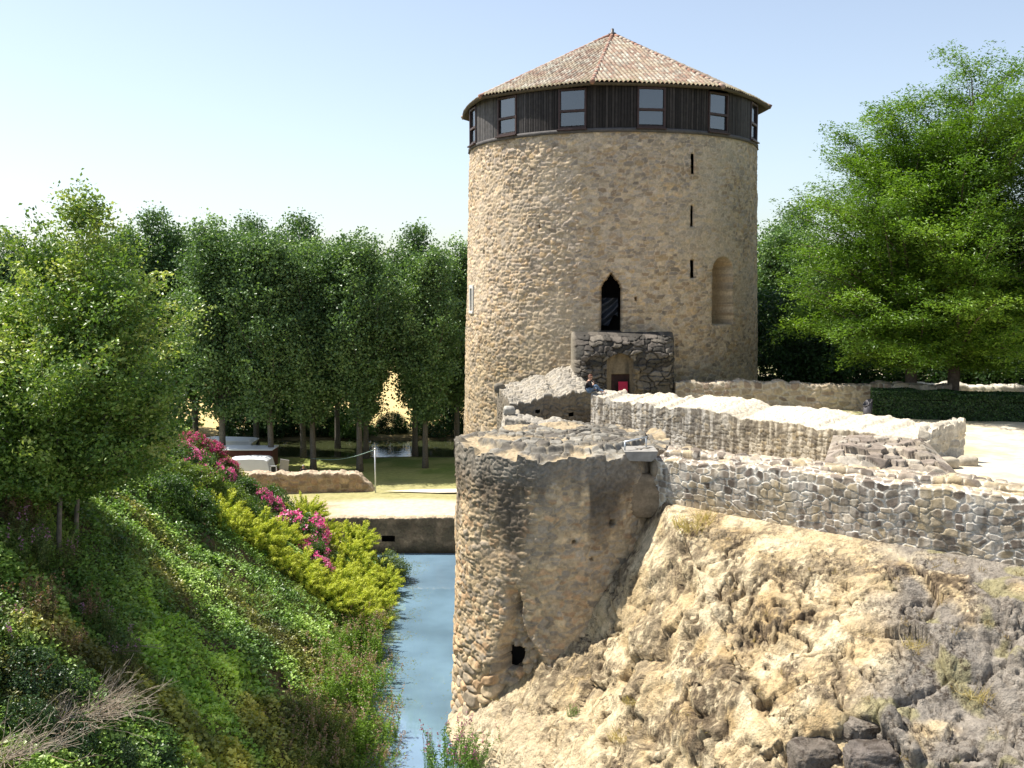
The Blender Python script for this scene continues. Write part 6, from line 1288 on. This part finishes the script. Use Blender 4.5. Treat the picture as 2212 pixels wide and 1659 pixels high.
def make_person(label, loc, rz, scale, pose, jacket, jeans, hairc, shoec):
    J_ = pose; t = thing('person', label, 'person', (0, 0, 0)); P_ = lambda k, r: (*J_[k], r)
    hd_ = np.array(J_['head']); nk = np.array(J_['neck']); fw = np.array(J_.get('face', (1, 0, 0)), float); fw /= np.linalg.norm(fw); upv = unit(hd_ - nk)
    ch = [[P_('pelvis', 0.13), P_('waist', 0.115), P_('chest', 0.135), P_('neck', 0.055), (*(hd_ - upv * 0.05 + fw * 0.02), 0.075), (*(hd_ + upv * 0.03), 0.098), (*(hd_ + upv * 0.10 - fw * 0.01), 0.070)]]
    for s_ in 'lr':
        ch.append([P_('chest', 0.135), P_('sho_' + s_, 0.058), P_('elb_' + s_, 0.043), P_('wri_' + s_, 0.028)])
        ch.append([P_('pelvis', 0.13), P_('hip_' + s_, 0.092), P_('kne_' + s_, 0.060), P_('ank_' + s_, 0.040), P_('toe_' + s_, 0.03)])
        wv = np.array(J_['wri_' + s_]); dv = np.array(J_['hnd_' + s_]) - wv; hc = hand(J_['wri_' + s_], dv, J_.get('pn_' + s_, (0, 0, -1))); hc[0][0] = P_('wri_' + s_, 0.028); ch += hc
    ch.append([(*(hd_ - upv * 0.05 + fw * 0.02), 0.075), (*(hd_ - upv * 0.025 + fw * 0.105), 0.018)])     # nose
    ch.append([(*(hd_ - upv * 0.05 + fw * 0.02), 0.075), (*(hd_ - upv * 0.09 + fw * 0.06), 0.035)])       # chin
    sdv = np.cross(upv, fw)
    for sg in (-1, 1): ch.append([(*(hd_ + upv * 0.03), 0.098), (*(hd_ + sdv * sg * 0.098 - upv * 0.01 - fw * 0.01), 0.018)])   # ears
    skin_obj('body', ch, M_SKIN, t)
    mj = mat_plain('jacket_cloth', jacket, 0.85, 0.15, 0, 0.15, 12); mt = mat_plain('trouser_cloth', jeans, 0.9, 0.1, 0, 0.2, 12); mh = mat_plain('hair', hairc, 0.6, 0.3, 0, 0.25, 20); ms_ = mat_plain('shoe', shoec, 0.6, 0.3)
    lerp = lambda a_, b_, f_: tuple(np.array(J_[a_]) * (1 - f_) + np.array(J_[b_]) * f_)
    ch = [[P_('pelvis', 0.150), P_('waist', 0.140), P_('chest', 0.160), (*lerp('chest', 'neck', 0.75), 0.085)]]
    for s_ in 'lr': ch.append([P_('chest', 0.160), P_('sho_' + s_, 0.076), P_('elb_' + s_, 0.060), (*lerp('elb_' + s_, 'wri_' + s_, J_.get('cuff', 0.85)), 0.046)])
    skin_obj('jacket', ch, mj, t)
    ch = [[P_('waist', 0.125), P_('pelvis', 0.147)]]
    for s_ in 'lr': ch.append([P_('pelvis', 0.147), P_('hip_' + s_, 0.108), P_('kne_' + s_, 0.076), (*lerp('kne_' + s_, 'ank_' + s_, 0.9), 0.060)])
    skin_obj('trousers', ch, mt, t, 1)
    for s_ in 'lr':
        an, to = np.array(J_['ank_' + s_]), np.array(J_['toe_' + s_]); skin_obj('shoe', [[(*(an - (to - an) * 0.25 - np.array([0, 0, 0.02])), 0.045), (*(an + (to - an) * 0.4 - np.array([0, 0, 0.02])), 0.050), (*to, 0.042)]], ms_, t)
    V, F = ico(3); k = (V @ np.array([0, 0, 1.0])) ; VV = V * np.array([0.112, 0.104, 0.112]) * (1 + 0.10 * (fbm(V, 6, 2, 3) - 0.5))[:, None]
    fwl = VV @ fw; m = (VV[:, 2] > 0.03 - 0.02) | (fwl < -0.02); m &= VV[:, 2] > -0.07; fm = m[F].all(1); obj('hair', VV + hd_ + upv * 0.035 - fw * 0.012, F[fm], mh, None, t)
    for sg in (-1, 1):
        V, F = ico(2); obj('eye', V * 0.011 + hd_ + fw * 0.083 + sdv * sg * 0.034 + upv * 0.0, F, M_DARK, None, t)
    t.location = tuple(loc); t.rotation_euler = (0, 0, rz); t.scale = (scale,) * 3; return t
sit = dict(pelvis=(0, 0, 0.12), waist=(0.0, 0, 0.28), chest=(0.05, 0, 0.46), neck=(0.10, 0, 0.61), head=(0.13, -0.01, 0.745), face=(0.80, -0.55, -0.15),
    hip_r=(0.06, -0.10, 0.12), kne_r=(0.42, -0.15, 0.40), ank_r=(0.66, -0.13, 0.08), toe_r=(0.80, -0.14, 0.05), hip_l=(0.06, 0.10, 0.11), kne_l=(0.47, 0.13, 0.20), ank_l=(0.78, 0.04, 0.06), toe_l=(0.90, 0.02, 0.08),
    sho_r=(0.06, -0.19, 0.53), elb_r=(0.24, -0.26, 0.30), wri_r=(0.30, -0.10, 0.48), hnd_r=(0.27, -0.04, 0.62), pn_r=(-0.9, 0.3, 0.1), sho_l=(0.06, 0.19, 0.53), elb_l=(0.20, 0.25, 0.28), wri_l=(0.30, 0.05, 0.20), hnd_l=(0.38, -0.02, 0.20), pn_l=(0, 0, -1), cuff=0.55)
p = at_y(1268, 846, 44.95); make_person('man in dark jacket and blue jeans sitting with chin on hand on the wall end', (p[0] + 0.02, 44.95, -4.76), R(-12), 0.98, sit, (0.018, 0.018, 0.022), (0.10, 0.15, 0.23), (0.10, 0.035, 0.018), (0.50, 0.48, 0.45))
stand = dict(pelvis=(0, 0, 0.92), waist=(0, 0, 1.08), chest=(0.02, 0, 1.28), neck=(0.03, 0, 1.46), head=(0.05, 0, 1.60), face=(1, 0, -0.1),
    hip_r=(0, -0.10, 0.90), kne_r=(0.03, -0.11, 0.48), ank_r=(0, -0.11, 0.08), toe_r=(0.16, -0.12, 0.03), hip_l=(0, 0.10, 0.90), kne_l=(0.03, 0.11, 0.48), ank_l=(0, 0.11, 0.08), toe_l=(0.16, 0.12, 0.03),
    sho_r=(0.01, -0.20, 1.38), elb_r=(-0.01, -0.24, 1.10), wri_r=(0.08, -0.22, 0.86), hnd_r=(0.10, -0.22, 0.76), pn_r=(1, 0, 0), sho_l=(0.01, 0.20, 1.38), elb_l=(-0.01, 0.24, 1.10), wri_l=(0.08, 0.22, 0.86), hnd_l=(0.10, 0.22, 0.76), pn_l=(1, 0, 0))
p = at_y(655, 1012, 68.4); make_person('grey-haired person in dark clothes, only head and shoulders showing above the garden wall', (p[0], 68.4, Z_LOW + 0.02), R(-70), 0.86, stand, (0.02, 0.02, 0.04), (0.05, 0.05, 0.07), (0.30, 0.28, 0.26), (0.05, 0.04, 0.04))
